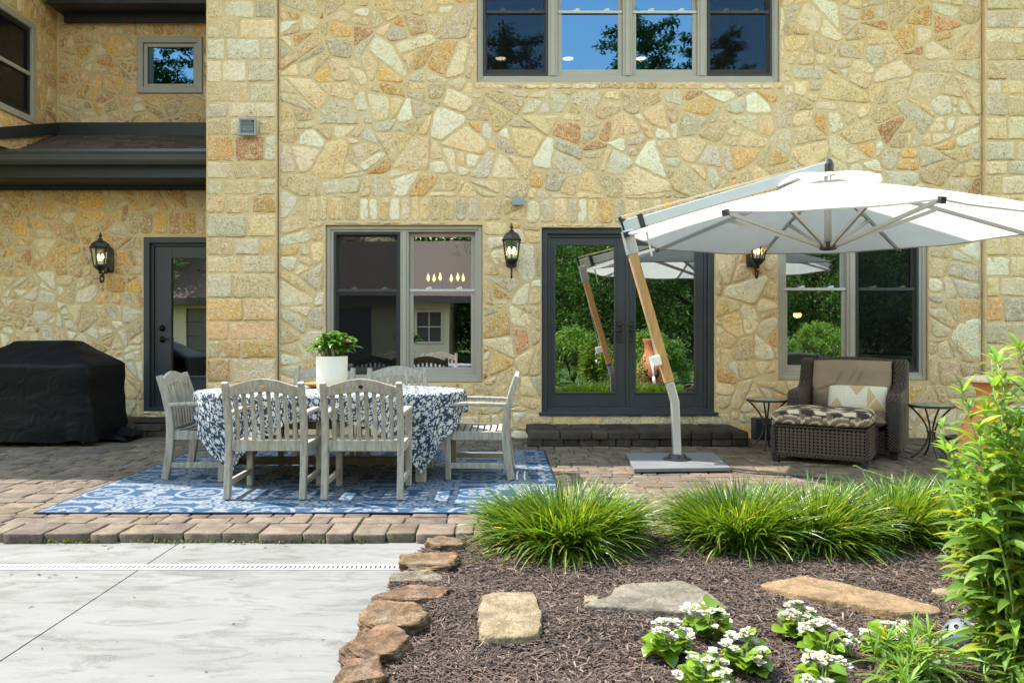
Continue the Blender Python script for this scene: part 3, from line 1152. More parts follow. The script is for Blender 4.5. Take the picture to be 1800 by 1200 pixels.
def window(x0, x1, z0, z1, Y, units, screens, zm, fw=0.085, mull=0.10):
    w = MB()
    frame_ring(w, x0, x1, z0, z1, fw, Y - 0.02, Y + 0.11, wb=0.09, wt=0.075)
    frame_ring(w, x0 + 0.004, x1 - 0.004, z0 + 0.004, z1 - 0.004, 0.045, Y - 0.038, Y - 0.0205)
    uw = (x1 - x0 - 2 * fw - mull * (units - 1)) / units
    for k in range(1, units):
        a = x0 + fw + k * uw + (k - 1) * mull
        w.box(a, a + mull, Y - 0.02, Y + 0.11, z0 + 0.09, z1 - 0.075)
        w.box(a + 0.03, a + mull - 0.03, Y - 0.034, Y - 0.0205, z0 + 0.09, z1 - 0.075)
    o = w.build('window', M['taupe_paint'], house, True, bevel=0.005)
    for k in range(units):
        a = x0 + fw + k * (uw + mull)
        double_hung(o, a, a + uw, z0 + 0.09, z1 - 0.075, Y, screens[k], zm)
    return o


window(*WIN_L[:2], *WIN_L[2:], YW + 0.07, 2, (True, False), 1.70)
window(*WIN_R[:2], *WIN_R[2:], YW + 0.07, 2, (False, True), 1.715)
window(*WIN_U[:2], *WIN_U[2:], YW + 0.07, 4, (True, False, False, True), 4.985, fw=0.07, mull=0.11)
# small square window of the upper recess
w = MB()
frame_ring(w, *SWIN, 0.075, YU - 0.03, YU + 0.08)
frame_ring(w, SWIN[0] + 0.077, SWIN[1] - 0.077, SWIN[2] + 0.077, SWIN[3] - 0.077, 0.05, YU - 0.005, YU + 0.06)
sw = w.build('window', M['taupe_paint'], house, True, bevel=0.006)
s = MB()
s.box(SWIN[0] + 0.12, SWIN[1] - 0.12, YU + 0.02, YU + 0.026, SWIN[2] + 0.12, SWIN[3] - 0.12)
s.build('pane', M['sky_tint_pane'], sw, True)
# window in the side wall
w = MB()


def side_ring(mb, y0, y1, z0, z1, wd, xa, xb):
    mb.box(xa, xb, y0, y0 + wd, z0, z1)
    mb.box(xa, xb, y1 - wd, y1, z0, z1)
    mb.box(xa, xb, y0 + wd, y1 - wd, z0, z0 + wd)
    mb.box(xa, xb, y0 + wd, y1 - wd, z1 - wd, z1)


side_ring(w, *LWIN, 0.08, XS - 0.08, XS + 0.03)
w.box(XS - 0.06, XS + 0.012, LWIN[0] + 0.08, LWIN[1] - 0.08, 4.42, 4.47)
lw = w.build('window', M['taupe_paint'], house, True, bevel=0.006)
s = MB()
side_ring(s, LWIN[0] + 0.082, LWIN[1] - 0.082, LWIN[2] + 0.082, LWIN[3] - 0.082, 0.05, XS - 0.05, XS - 0.005)
s.build('sash', M['black_trim'], lw, True)
s = MB()
s.box(XS - 0.03, XS - 0.026, LWIN[0] + 0.13, LWIN[1] - 0.13, LWIN[2] + 0.13, LWIN[3] - 0.13)
s.build('pane', M['pane'], lw, True)
s = MB()
s.box(XS - 0.012, XS - 0.010, LWIN[0] + 0.13, LWIN[1] - 0.13, LWIN[2] + 0.13, LWIN[3] - 0.13)
s.build('insect_screen', M['screen'], lw, True)

# ---------------------------------------------------------------- doors
dx0, dx1, dz0, dz1 = DOOR
YD = YW + 0.07
m = MB()
frame_ring(m, dx0, dx1, dz0, dz1, 0.07, YD - 0.03, YD + 0.12, wb=0.05)
frame_ring(m, dx0 + 0.07, dx1 - 0.07, dz0 + 0.05, dz1 - 0.07, 0.04, YD + 0.005, YD + 0.10, wb=0.02)
m.box(dx0 - 0.03, dx1 + 0.03, YD - 0.10, YD - 0.031, dz0 - 0.02, dz0 + 0.022)
fd = m.build('french_door', M['dark_paint'], house, True, bevel=0.006)
mid = (dx0 + dx1) / 2
gz0, gz1 = 0.515, 2.25
for side, (a, b, g0, g1) in enumerate(((dx0 + 0.112, mid - 0.012, 0.647, 1.345), (mid + 0.012, dx1 - 0.112, 1.6, 2.295))):
    m = MB()
    m.box(a, g0, YD + 0.02, YD + 0.065, dz0 + 0.072, dz1 - 0.112)
    m.box(g1, b, YD + 0.02, YD + 0.065, dz0 + 0.072, dz1 - 0.112)
    m.box(g0, g1, YD + 0.02, YD + 0.065, dz0 + 0.072, gz0)
    m.box(g0, g1, YD + 0.02, YD + 0.065, gz1, dz1 - 0.112)
    frame_ring(m, g0 - 0.022, g1 + 0.022, gz0 - 0.022, gz1 + 0.022, 0.022, YD + 0.008, YD + 0.0195)
    m.build('door_leaf', M['dark_paint'], fd, True, bevel=0.004)
    m = MB()
    m.box(g0 - 0.005, g1 + 0.005, YD + 0.036, YD + 0.042, gz0 - 0.005, gz1 + 0.005)
    m.build('pane', M['pane'], fd, True)
    hx = (g1 + b) / 2 - 0.01 if side == 0 else (a + g0) / 2 - 0.02
    m = MB()
    m.box(hx - 0.028, hx + 0.028, YD + 0.006, YD + 0.0195, 1.10, 1.36)
    m.lathe([(0.02, 0), (0.02, 0.02)], (hx, YD - 0.005, 1.30), 12)
    sg = -1 if side == 0 else 1
    m.tube([(hx, YD + 0.006, 1.245), (hx, YD - 0.05, 1.245), (hx + sg * 0.03, YD - 0.055, 1.245), (hx + sg * 0.10, YD - 0.05, 1.24)], 0.010, 8)
    m.build('door_handle', M['black_metal'], fd, True, bevel=0.003)
m = MB()
m.box(mid - 0.016, mid + 0.016, YD + 0.004, YD + 0.0195, dz0 + 0.075, dz1 - 0.115)
m.build('astragal', M['dark_paint'], fd, True, bevel=0.004)

ax0, ax1, az0, az1 = SDOOR
YE = YR + 0.05
m = MB()
frame_ring(m, ax0, ax1 + 0.3, az0, az1, 0.075, YE - 0.05, YE + 0.12, wb=0.04)
frame_ring(m, ax0 + 0.075, ax1 + 0.2, az0 + 0.04, az1 - 0.075, 0.035, YE - 0.005, YE + 0.10, wb=0.02)
sd = m.build('side_door', M['dark_paint'], house, True, bevel=0.006)
lx0, lx1 = ax0 + 0.112, ax0 + 1.02
px0, px1, pz0, pz1 = -4.225, -3.66, 0.66, 2.17
m = MB()
m.box(lx0, px0, YE + 0.02, YE + 0.065, az0 + 0.062, az1 - 0.112)
m.box(px1, lx1 + 0.1, YE + 0.02, YE + 0.065, az0 + 0.062, az1 - 0.112)
m.box(px0, px1, YE + 0.02, YE + 0.065, az0 + 0.062, pz0)
m.box(px0, px1, YE + 0.02, YE + 0.065, pz1, az1 - 0.112)
frame_ring(m, px0 - 0.03, px1 + 0.03, pz0 - 0.03, pz1 + 0.03, 0.03, YE + 0.004, YE + 0.0195)
m.build('door_leaf', M['dark_paint'], sd, True, bevel=0.004)
m = MB()
m.box(px0 - 0.005, px1 + 0.005, YE + 0.036, YE + 0.042, pz0 - 0.005, pz1 + 0.005)
m.build('pane', M['pane'], sd, True)
m = MB()
for zc in (1.275, 1.13):
    prof = [(0.0, 0), (0.034, 0.0), (0.034, 0.012), (0.016, 0.02), (0.016, 0.03), (0.0, 0.032)]
    n = 16
    vs = [(lx0 + 0.10 + r * math.cos(2 * PI * k / n), YE + 0.0195 - d, zc + r * 1.2 * math.sin(2 * PI * k / n)) for r, d in prof for k in range(n)]
    fs = [(i * n + k, i * n + (k + 1) % n, (i + 1) * n + (k + 1) % n, (i + 1) * n + k) for i in range(len(prof) - 1) for k in range(n)]
    m.add(vs, fs)
hx = lx0 + 0.10
m.tube([(hx, YE, 1.13), (hx, YE - 0.05, 1.13), (hx + 0.04, YE - 0.055, 1.132), (hx + 0.11, YE - 0.045, 1.138)], 0.009, 8)
m.build('door_handle', M['bronze'], sd, True, smooth=True)

# ---------------------------------------------------------------- porch roof, gutters, eaves
XL = -8.6
m = MB()
rz0, rz1, ry0, ry1 = 3.37, 3.84, 9.22, YU - 0.012
nrow = 9
rk = random.Random(5)
for i in range(nrow):
    f0, f1 = i / nrow, (i + 1.25) / nrow
    y0, z0 = ry0 + (ry1 - ry0) * f0, rz0 + (rz1 - rz0) * f0 + 0.014
    y1, z1 = ry0 + (ry1 - ry0) * min(1, f1), rz0 + (rz1 - rz0) * min(1, f1)
    x = XL
    while x < XP0 + 0.2:
        wd = rk.uniform(0.1, 0.3)
        b = rk.uniform(0.7, 1.25)
        m.col = (b, b * rk.uniform(0.92, 1.0), b * rk.uniform(0.88, 1.0))
        x2 = min(x + wd - 0.003, XP0 + 0.2)
        t = rk.uniform(0.004, 0.012)
        m.add([(x, y0, z0 + t), (x2, y0, z0 + t), (x2, y1, z1 + 0.003), (x, y1, z1 + 0.003), (x, y0, z0 - 0.01), (x2, y0, z0 - 0.01)],
              [(0, 1, 2, 3), (4, 5, 1, 0)])
        x += wd
roof = m.build('porch_roof', M['shingle'], house, True, fix=False)
m = MB()
m.add([(XL, ry0, rz0 - 0.03), (XP0 + 0.25, ry0, rz0 - 0.03), (XP0 + 0.25, ry1, rz1 - 0.03), (XL, ry1, rz1 - 0.03)], [(0, 1, 2, 3)])
m.box(XL, XP0 + 0.25, 9.295, YR + 0.1, 3.075, 3.10)
m.build('roof_deck', M['black_trim'], roof, True)
m = MB()
pr = [(9.10, 3.395), (9.085, 3.36), (9.105, 3.33), (9.12, 3.27), (9.155, 3.225), (9.265, 3.225), (9.265, 3.40), (9.255, 3.40), (9.255, 3.24), (9.16, 3.24),
      (9.13, 3.28), (9.115, 3.37), (9.112, 3.395)]
m.prism(pr, 'x', XL, XP0 + 0.25)
m.build('gutter', M['gutter_paint'], roof, True)
m = MB()
m.box(XL, XP0 + 0.25, 9.267, 9.294, 3.085, 3.36)
m.build('fascia', M['fascia_paint'], roof, True)
m = MB()
m.box(XL, XP0 + 0.25, YR - 0.075, YR - 0.035, 3.02, 3.074)
m.build('frieze_board', M['black_trim'], roof, True)
m = MB()
m.box(XS + 0.012, XP0 + 0.25, YU - 0.075, YU - 0.045, 3.83, 3.985)
m.box(XS + 0.03, XP0 + 0.25, YU - 0.12, YU - 0.0755, 3.80, 3.845)
m.add([(XS + 0.075, YU - 0.07, 3.985), (XS + 0.075, 8.6, 3.50), (XS + 0.075, 8.6, 3.36), (XS + 0.075, YU - 0.07, 3.83),
       (XS + 0.05, YU - 0.07, 3.985), (XS + 0.05, 8.6, 3.50), (XS + 0.05, 8.6, 3.36), (XS + 0.05, YU - 0.07, 3.83)],
      [(0, 1, 2, 3), (7, 6, 5, 4), (0, 4, 5, 1), (2, 6, 7, 3)])
m.build('flashing', M['fascia_paint'], roof, True)
# upper eave over the recess, and the main eave above the frame
m = MB()
m.box(-5.80, XP0 + 0.25, 9.80, 9.83, 5.42, 5.60)
m.box(-5.80, XP0 + 0.25, 9.83, YU + 0.1, 5.415, 5.44)
m.box(-5.80, XP0 + 0.25, 9.70, 9.80, 5.50, 5.60)
m.build('upper_eave', M['fascia_paint'], house, True)
m = MB()
m.box(-5.75, XP0 + 0.25, YU - 0.09, YU - 0.045, 5.30, 5.412)
m.build('frieze_board', M['black_trim'], house, True)
m = MB()
m.prism([(8.4, 6.15), (8.4, 6.30), (13.5, 9.0), (18.6, 6.30), (18.6, 6.15)], 'x', -17.0, 8.7)
m.build('main_roof', M['shingle'], house, True)
# dim rooms behind the glass, with the curtain of the right hand window
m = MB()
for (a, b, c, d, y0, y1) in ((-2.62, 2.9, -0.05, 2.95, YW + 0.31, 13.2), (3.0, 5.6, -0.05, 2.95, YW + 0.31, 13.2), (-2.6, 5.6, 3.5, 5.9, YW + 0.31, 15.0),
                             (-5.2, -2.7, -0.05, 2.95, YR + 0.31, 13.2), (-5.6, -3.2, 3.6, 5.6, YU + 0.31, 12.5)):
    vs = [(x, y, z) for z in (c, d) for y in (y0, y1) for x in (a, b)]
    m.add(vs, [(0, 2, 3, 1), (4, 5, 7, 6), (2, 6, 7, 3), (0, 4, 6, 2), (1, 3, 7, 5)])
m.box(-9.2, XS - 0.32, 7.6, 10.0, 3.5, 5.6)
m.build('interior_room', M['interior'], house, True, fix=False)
m = MB()
pts = [(4.62 + 0.30 * k / 40, YW + 0.30 + 0.03 * math.sin(k * 1.3)) for k in range(41)]
m.add([(x, y, z) for z in (0.6, 2.6) for x, y in pts], [(k, k + 1, k + 42, k + 41) for k in range(40)])
m.build('curtain', M['curtain'], house, True, smooth=True, solid=0.004)
# small fittings on the wall
m = MB()
vx0, vx1, vz0, vz1 = VENT
YV = YP - 0.03
frame_ring(m, vx0 + 0.01, vx1 - 0.02, vz0 + 0.03, vz1 - 0.01, 0.022, YV - 0.045, YV - 0.01)
m.box(vx0 + 0.012, vx1 - 0.022, YV - 0.012, YV, vz0 + 0.032, vz1 - 0.012)
for k in range(9):
    x = vx0 + 0.045 + k * 0.0148
    m.bar((x, YV - 0.02, vz0 + 0.055), (x, YV - 0.045, vz1 - 0.035), 0.006, 0.006)
for k in range(8):
    z = vz0 + 0.062 + k * 0.0165
    m.bar((vx0 + 0.032, YV - 0.03, z), (vx1 - 0.042, YV - 0.03, z), 0.006, 0.006)
vent = m.build('dryer_vent', M['alu_mat'], house, True)
m = MB()
m.box(vx0 + 0.034, vx1 - 0.044, YV - 0.0145, YV - 0.0125, vz0 + 0.054, vz1 - 0.034)
m.build('vent_throat', M['black_trim'], vent, True)
m = MB()
m.box(0.135, 0.265, YW - 0.075, YW - 0.005, 2.705, 2.785)
m.box(0.128, 0.272, YW - 0.083, YW - 0.0755, 2.698, 2.792)
m.build('junction_box', M['alu_mat'], house, True, bevel=0.004)

# ---------------------------------------------------------------- lamps inside, seen through the glass
ch = thing('chandelier', 'chandelier with flame shaped bulbs glowing inside the window left of the french door', 'chandelier', (-0.80, 11.2, 1.6))
m = MB()
m.tube([(0, 0, 0.1), (0, 0, 1.3)], 0.012, 8)
m.lathe([(0.02, 0.05), (0.05, 0.1), (0.02, 0.18)], (0, 0, 0), 12)
ends = []
for k in range(6):
    a = 2 * PI * k / 6 + 0.25
    ex, ey = 0.26 * math.cos(a), 0.16 * math.sin(a)
    m.tube([(0, 0, 0.1), (ex * 0.5, ey * 0.5, 0.04), (ex, ey, 0.12), (ex, ey, 0.36)], 0.009, 6)
    ends.append((ex, ey))
m.build('chandelier_arm', M['bronze'], ch, smooth=True)
for ex, ey in ends:
    m = MB()
    m.lathe([(0.004, 0.36), (0.022, 0.385), (0.024, 0.41), (0.012, 0.45), (0.003, 0.48)], (ex, ey, 0), 10)
    m.build('bulb', M['bulb'], ch, smooth=True)
pl = thing('pendant_lamp', 'lit pendant lamp with a wide flat shade inside the window behind the wicker chair', 'pendant lamp', (4.25, 11.0, 1.42))
m = MB()
m.lathe([(0.21, 0.075), (0.20, 0.085), (0.05, 0.13), (0.02, 0.16)], (0, 0, 0), 24, capb=False)
m.tube([(0, 0, 0.14), (0, 0, 1.5)], 0.008, 6)
m.build('lamp_shade', simple('amber shade', (0.45, 0.25, 0.08), rough=0.5), pl, smooth=True)
m = MB()
m.lathe([(0.005, 0.0), (0.05, 0.02), (0.06, 0.05), (0.05, 0.074)], (0, 0, 0), 16)
m.build('bulb', M['bulb'], pl, smooth=True)
dl0 = None
for k, x in enumerate((0.0, 1.14, 2.37)):
    lab = ['leftmost round ceiling light glowing inside the upstairs windows', 'middle round ceiling light glowing inside the upstairs windows',
           'rightmost round ceiling light glowing inside the upstairs windows'][k]
    if dl0 is None:
        dl0 = thing('ceiling_light', lab, 'ceiling light', (x, 13.0, 5.84), 0, 'recessed ceiling lights upstairs')
        m = MB()
        m.lathe([(0.095, 0.0), (0.10, 0.01), (0.10, 0.055)], (0, 0, 0), 20, capb=False)
        m.build('trim_ring', M['white_plastic'], dl0)
        m = MB()
        m.lathe([(0.085, 0.008), (0.085, 0.014)], (0, 0, 0), 20)
        m.build('lens', M['bulb_hot'], dl0)
    else:
        c = copy_tree(dl0)
        c.location = (x, 13.0, 5.84)
        c['label'] = lab


# ---------------------------------------------------------------- wall lanterns
def lantern(label, loc):
    t = thing('wall_lantern', label, 'wall lantern', loc, 0, 'black carriage lanterns on the house wall')
    y = -0.215
    m = MB()
    m.prism([(-0.055, -0.12), (0.055, -0.12), (0.065, -0.08), (0.065, 0.16), (0.04, 0.2), (-0.04, 0.2), (-0.065, 0.16), (-0.065, -0.08)], 'y', -0.028, 0.0)
    m.build('back_plate', M['black_metal'], t, bevel=0.006)
    m = MB()
    m.tube([(0, -0.02, 0.02), (0, -0.07, 0.035), (0, -0.10, -0.02), (0, -0.12, -0.08), (0, y + 0.035, -0.10)], 0.011, 8)
    sp = []
    for k in range(19):
        a = PI * 0.5 - k / 18 * 2 * PI * 1.15
        r = 0.066 * (1 - 0.55 * k / 18)
        sp.append((0, y + 0.03 + r * math.cos(a) * 0.85, -0.205 + r * math.sin(a)))
    m.tube([(0, -0.02, -0.06), (0, -0.05, -0.12), (0, -0.10, -0.135)] + sp[1:], 0.0115, 8)
    m.build('scroll_arm', M['black_metal'], t, smooth=True)
    m = MB()
    m.lathe([(0.012, -0.15), (0.028, -0.135), (0.018, -0.12), (0.05, -0.095), (0.078, -0.062), (0.083, -0.045)], (0, y, 0), 6, PI / 6)
    m.build('cup', M['black_metal'], t)
    m = MB()
    n = 6
    rb, rt, z0, z1 = 0.076, 0.108, -0.045, 0.165
    for k in range(n):
        a = PI / 6 + 2 * PI * k / n
        m.bar((rb * math.cos(a), y + rb * math.sin(a), z0), (rt * math.cos(a), y + rt * math.sin(a), z1), 0.013, 0.013)
        b = a + 2 * PI / n
        m.bar((rt * math.cos(a), y + rt * math.sin(a), z1), (rt * math.cos(b), y + rt * math.sin(b), z1), 0.014, 0.014)
        m.bar((rb * math.cos(a), y + rb * math.sin(a), z0), (rb * math.cos(b), y + rb * math.sin(b), z0), 0.014, 0.014)
    m.build('cage', M['black_metal'], t)
    m = MB()
    m.lathe([(rb * 0.93, z0 + 0.005), (rt * 0.93, z1 - 0.005)], (0, y, 0), 6, PI / 6, False, False)
    m.build('glass', M['lamp_glass'], t)
    m = MB()
    m.lathe([(0.118, 0.160), (0.128, 0.172), (0.118, 0.182), (0.095, 0.225), (0.055, 0.258), (0.03, 0.268), (0.028, 0.276), (0.034, 0.284)], (0, y, 0), 6, PI / 6)
    m.lathe([(0.034, 0.284), (0.012, 0.292), (0.010, 0.30), (0.022, 0.315), (0.018, 0.33), (0.006, 0.345), (0.010, 0.352), (0.002, 0.37)], (0, y, 0), 12)
    m.build('roof_cap', M['black_metal'], t)
    for (bx, by, bz) in ((-0.028, 0.01, 0.0), (0.028, 0.0, 0.0), (0.0, -0.02, -0.02)):
        m = MB()
        m.lathe([(0.010, -0.04), (0.010, bz + 0.03)], (bx, y + by, 0), 8)
        cs = m.build('candle', M['white_plastic'], t)
        m = MB()
        m.lathe([(0.006, bz + 0.03), (0.015, bz + 0.05), (0.014, bz + 0.068), (0.003, bz + 0.095)], (bx, y + by, 0), 8)
        m.build('bulb', M['bulb'], cs, smooth=True)
    return t


ln = lantern('black carriage lantern on the main wall between left window and french door', (0.125, YW - 0.03, 2.10))
c = copy_tree(ln)
c.location = (-4.98, YR - 0.03, 2.10)
c['label'] = 'black carriage lantern on the recessed wall beside the single side door'
c = copy_tree(ln)
c.location = (2.93, YW - 0.03, 2.10)
c['label'] = 'black carriage lantern half hidden behind the edge of the umbrella canopy'
# ---------------------------------------------------------------- ground
m = MB()
m.box(-90, 90, -90, 90, -0.5, -0.16)
tag(m.build('lawn', M['lawn'], fix=False), kind='structure')
# patio base (joint sand) and pavers
m = MB()
m.box(-9.2, 9.0, 4.74, 9.0, -0.15, -0.014)
m.box(-9.2, XP0 - 0.0, 9.0, 9.9, -0.15, -0.0145)
tag(m.build('patio_base', M['joint'], fix=False), kind='structure')


def paver_block(V, Fc, C, x0, x1, y0, y1, z, rnd, depth=0.05, g=0.005, col=None):
    """tumbled paver with rounded, chipped corners"""
    j = lambda a: rnd.uniform(-a, a)
    x0 += g; x1 -= g; y0 += g; y1 -= g
    c = 0.009
    base = [(x0 + c, y0), (x1 - c, y0), (x1, y0 + c), (x1, y1 - c), (x1 - c, y1), (x0 + c, y1), (x0, y1 - c), (x0, y0 + c)]
    pts = []
    n = len(base)
    for i in range(n):
        a, b = base[i], base[(i + 1) % n]
        pts.append((a[0] + j(0.003), a[1] + j(0.003)))
        L = math.hypot(b[0] - a[0], b[1] - a[1])
        if L > 0.06:
            for k in range(1, 4):
                pts.append((a[0] + (b[0] - a[0]) * k / 4 + j(0.0025), a[1] + (b[1] - a[1]) * k / 4 + j(0.0025)))
    n = len(pts)
    cx, cy = (x0 + x1) / 2, (y0 + y1) / 2
    zt = z + j(0.003)
    gx, gy = j(0.014), j(0.014)
    b0 = len(V)
    bright = rnd.uniform(0.78, 1.18)
    tint = col or (bright, bright * rnd.uniform(0.94, 1.02), bright * rnd.uniform(0.88, 1.04))
    for ins, d in ((0, -depth), (0, -0.008), (0.004, -0.002), (0.010, 0.0)):
        for x, y in pts:
            dx, dy = cx - x, cy - y
            L = math.hypot(dx, dy)
            xx, yy = x + dx / L * ins, y + dy / L * ins
            zz = zt + d + (gx * (xx - cx) + gy * (yy - cy) + j(0.0008) if d > -0.02 else 0)
            V.append((xx, yy, zz))
            C.append(tint)
    for r in range(3):
        for k in range(n):
            a, b = b0 + r * n + k, b0 + r * n + (k + 1) % n
            Fc.append((a, b, b + n, a + n))
    Fc.append(tuple(range(b0 + 3 * n, b0 + 4 * n)))


def paver_obj(name, V, Fc, C, parent=None, world=False, origin=None):
    if origin:
        V = [(a - origin[0], b - origin[1], c - origin[2]) for a, b, c in V]
    me = bpy.data.meshes.new(name)
    me.from_pydata(V, [], Fc)
    a = me.color_attributes.new('Col', 'FLOAT_COLOR', 'POINT')
    arr = np.ones((len(C), 4), dtype=np.float32)
    arr[:, :3] = np.array(C)
    a.data.foreach_set('color', arr.ravel())
    me.polygons.foreach_set('use_smooth', [True] * len(me.polygons))
    me.materials.append(M['paver'])
    o = bpy.data.objects.new(name, me)
    if origin:
        o.location = origin
    return link(o, parent, world)


rv = random.Random(77)
V, Fc, C = [], [], []
y = 4.70
row = 0
while y < 9.78:
    d = 0.25 if row == 0 else rv.choice((0.105, 0.13, 0.13, 0.165, 0.165, 0.2))
    x = -7.2 - rv.uniform(0, 0.2)
    xe = 6.6
    off0 = 0.0
    while x < xe:
        w_ = rv.choice((0.13, 0.165, 0.2, 0.235, 0.265)) * (rv.uniform(0.85, 1.15) if row == 0 else 1.05)
        if y > 8.93 - d and x + w_ > XP0 - 0.05:
            if y > 8.93:
                break
        dy = rv.uniform(-0.02, 0.012) if row == 0 else 0
        if not (y + d > 8.95 and x + w_ > XP0 - 0.02):
            paver_block(V, Fc, C, x, x + w_, y + dy, y + d, -0.001 + rv.uniform(-0.003, 0.003), rv, 0.075 if row == 0 else 0.03,
                        g=rv.uniform(0.003, 0.0065))
        x += w_
    y += d
    row += 1
tag(paver_obj('patio', V, Fc, C), kind='structure')


# moss growing in the open joints and along the foot of the edge course
r = np.random.default_rng(61)
n = 5200
mx, my = r.uniform(-4.6, 3.6, n), np.where(r.random(n) < 0.35, r.normal(4.705, 0.012, n), r.uniform(4.72, 7.0, n))
den = np.array([noise.noise(Vector((a * 1.3, b * 1.3, 7))) for a, b in zip(mx, my)])
mx, my = mx[den > 0.05], my[den > 0.05]
n = len(mx)
front = my < 4.715
mz = np.where(front, -0.056, -0.013)
mh = np.where(front, r.uniform(0.006, 0.03, n), r.uniform(0.006, 0.014, n))
my = np.where(front, np.minimum(my, 4.693), my)
Pm = leafgen(np.stack([mx, my, mz], -1), r.uniform(0, 6.28, n), r.uniform(0.7, 1.5, n), mh, mh * 0.6, r.uniform(0, 0.6, n), 3, 2, 'lance')
tag(leaves_obj('joint_moss', Pm, r.uniform(0.4, 1.2, n), M['blade'], tint=np.array([[1.2, 0.95, 1.0]])), 'green moss and weeds sprouting in the paver joints', 'moss', kind='stuff')


def step(name, label, x0, x1, y0, y1, zt, courses, seed):
    rv = random.Random(seed)
    V, Fc, C = [], [], []
    h = zt / courses
    for k in range(courses):
        yy = y0 + (0.012 if k < courses - 1 else 0)
        rows = [(yy, yy + 0.2)] if k < courses - 1 else [(yy, yy + 0.2), (yy + 0.2, yy + 0.4), (yy + 0.4, y1)]
        for (a, b) in rows:
            x = x0 + rv.uniform(0, 0.02)
            while x < x1 - 0.02:
                w_ = min(rv.choice((0.17, 0.22, 0.3, 0.34)), x1 - x)
                if x1 - x - w_ < 0.08:
                    w_ = x1 - x
                f = rv.uniform(0.22, 0.5)  # tint lowered for the shade by the house, over dark mossy weathering
                paver_block(V, Fc, C, x, x + w_, a + rv.uniform(-0.008, 0.006), b, (k + 1) * h, rv, h - 0.004, 0.004, (f, f * 0.98, f * 0.95))
                x += w_
    o = paver_obj(name, V, Fc, C, origin=((x0 + x1) / 2, (y0 + y1) / 2, 0))
    mb = MB()
    mb.box(x0 + 0.05, x1 - 0.05, y0 + 0.05, y1, 0, zt - 0.02, Matrix.Translation((-(x0 + x1) / 2, -(y0 + y1) / 2, 0)))
    mb.build('fill', M['joint'], o)
    return tag(o, label, 'step')


step('entry_step', 'weathered two course paver step darkened for shade under the french door', 0.28, 2.66, 8.22, 8.96, 0.155, 2, 4)
step('entry_step', 'low paver step with a black mat in front of the side door', -4.95, -3.45, 8.95, 9.76, 0.15, 2, 5)
m = MB()
a = G(238, 757, 0.15)
m.box(-4.32, -3.62, 9.02, 9.42, 0.156, 0.170)
tag(m.build('door_mat', M['mat_rubber'], origin=(-3.97, 9.22, 0.156), bevel=0.003), 'flat black mat lying on the step before the side door', 'door mat')

# concrete court in two pours with a saw cut joint, and a drain slot along the patio
edge_px = [(757, 951), (748, 966), (722, 985), (712, 1003), (700, 1020), (683, 1038), (668, 1068), (652, 1092), (636, 1120), (618, 1160), (602, 1200), (560, 1290), (470, 1500)]
edge = [G(px, py, -0.06) for px, py in edge_px]
XJ = -1.967
DY0, DY1 = 4.165, 4.265
xdr = -0.525


def edge_x(y):
    for a, b in zip(edge, edge[1:]):
        if b.y <= y <= a.y:
            return a.x + (b.x - a.x) * (y - a.y) / (b.y - a.y)
    return edge[0].x if y > edge[0].y else edge[-1].x


m = MB()
back = [(p.x, p.y) for p in edge if p.y < DY0 - 0.02]
polyA = [(XJ + 0.004, DY0), (XJ + 0.004, -10.9), (1.0, -10.9), (0.2, 1.2)] + back[::-1] + [(edge_x(DY0), DY0)]
m.prism(polyA, 'z', -0.16, -0.06)
m.prism([(-9.5, DY0), (-9.5, -10.9), (XJ - 0.004, -10.9), (XJ - 0.004, DY0)], 'z', -0.16, -0.06)
polyB = [(XJ + 0.004, DY1), (edge_x(DY1), DY1)] + [(p.x, p.y) for p in edge if p.y > DY1 + 0.01][::-1] + [(edge[0].x, 4.735), (XJ + 0.004, 4.735)]
m.prism(polyB, 'z', -0.16, -0.06)
m.prism([(-9.5, DY1), (XJ - 0.004, DY1), (XJ - 0.004, 4.735), (-9.5, 4.735)], 'z', -0.16, -0.06)
tag(m.build('concrete_slab', M['concrete']), kind='structure')
m = MB()
m.box(-9.4, xdr + 0.1, DY0 - 0.01, DY1 + 0.01, -0.155, -0.105)
m.box(XJ - 0.02, XJ + 0.02, -10, 4.7, -0.15, -0.085)
tag(m.build('slab_bedding', M['void']), kind='structure')
m = MB()
m.box(-9.4, xdr, DY0 + 0.002, DY0 + 0.026, -0.10, -0.0575)
m.box(-9.4, xdr, DY1 - 0.026, DY1 - 0.002, -0.10, -0.0575)
x = -4.4
while x < xdr - 0.02:
    m.box(x, x + 0.017, DY0 + 0.0262, DY1 - 0.0262, -0.10, -0.0580)
    x += 0.026
m.box(-9.4, -4.4, DY0 + 0.0262, DY1 - 0.0262, -0.10, -0.0580)
tag(m.build('drain_grate', M['drain'], origin=(-2.5, 4.215, -0.1)), 'long pale slotted channel drain set in the concrete along the patio', 'drain')

# mulch bed
m = MB()
nx, ny = 90, 60


def mulch_z(x, y):
    z = -0.045 + 0.03 * min(1, max(0, (x - edge_x(y)) / 0.5))
    z += 0.02 * noise.noise(Vector((x * 2.2, y * 2.2, 0))) + 0.012 * noise.noise(Vector((x * 7, y * 7, 5)))
    return z


vs, fs = [], []
for j in range(ny + 1):
    yy = 1.0 + (4.72 - 1.0) * j / ny
    xa = edge_x(yy) + 0.015
    for i in range(nx + 1):
        xx = xa + (6.0 - xa) * (i / nx) ** 1.2
        vs.append((xx, yy, mulch_z(xx, yy)))
for j in range(ny):
    for i in range(nx):
        a = j * (nx + 1) + i
        fs.append((a, a + 1, a + nx + 2, a + nx + 1))
m.add(vs, fs)
tag(m.build('mulch_bed', M['mulch'], smooth=True), kind='structure')
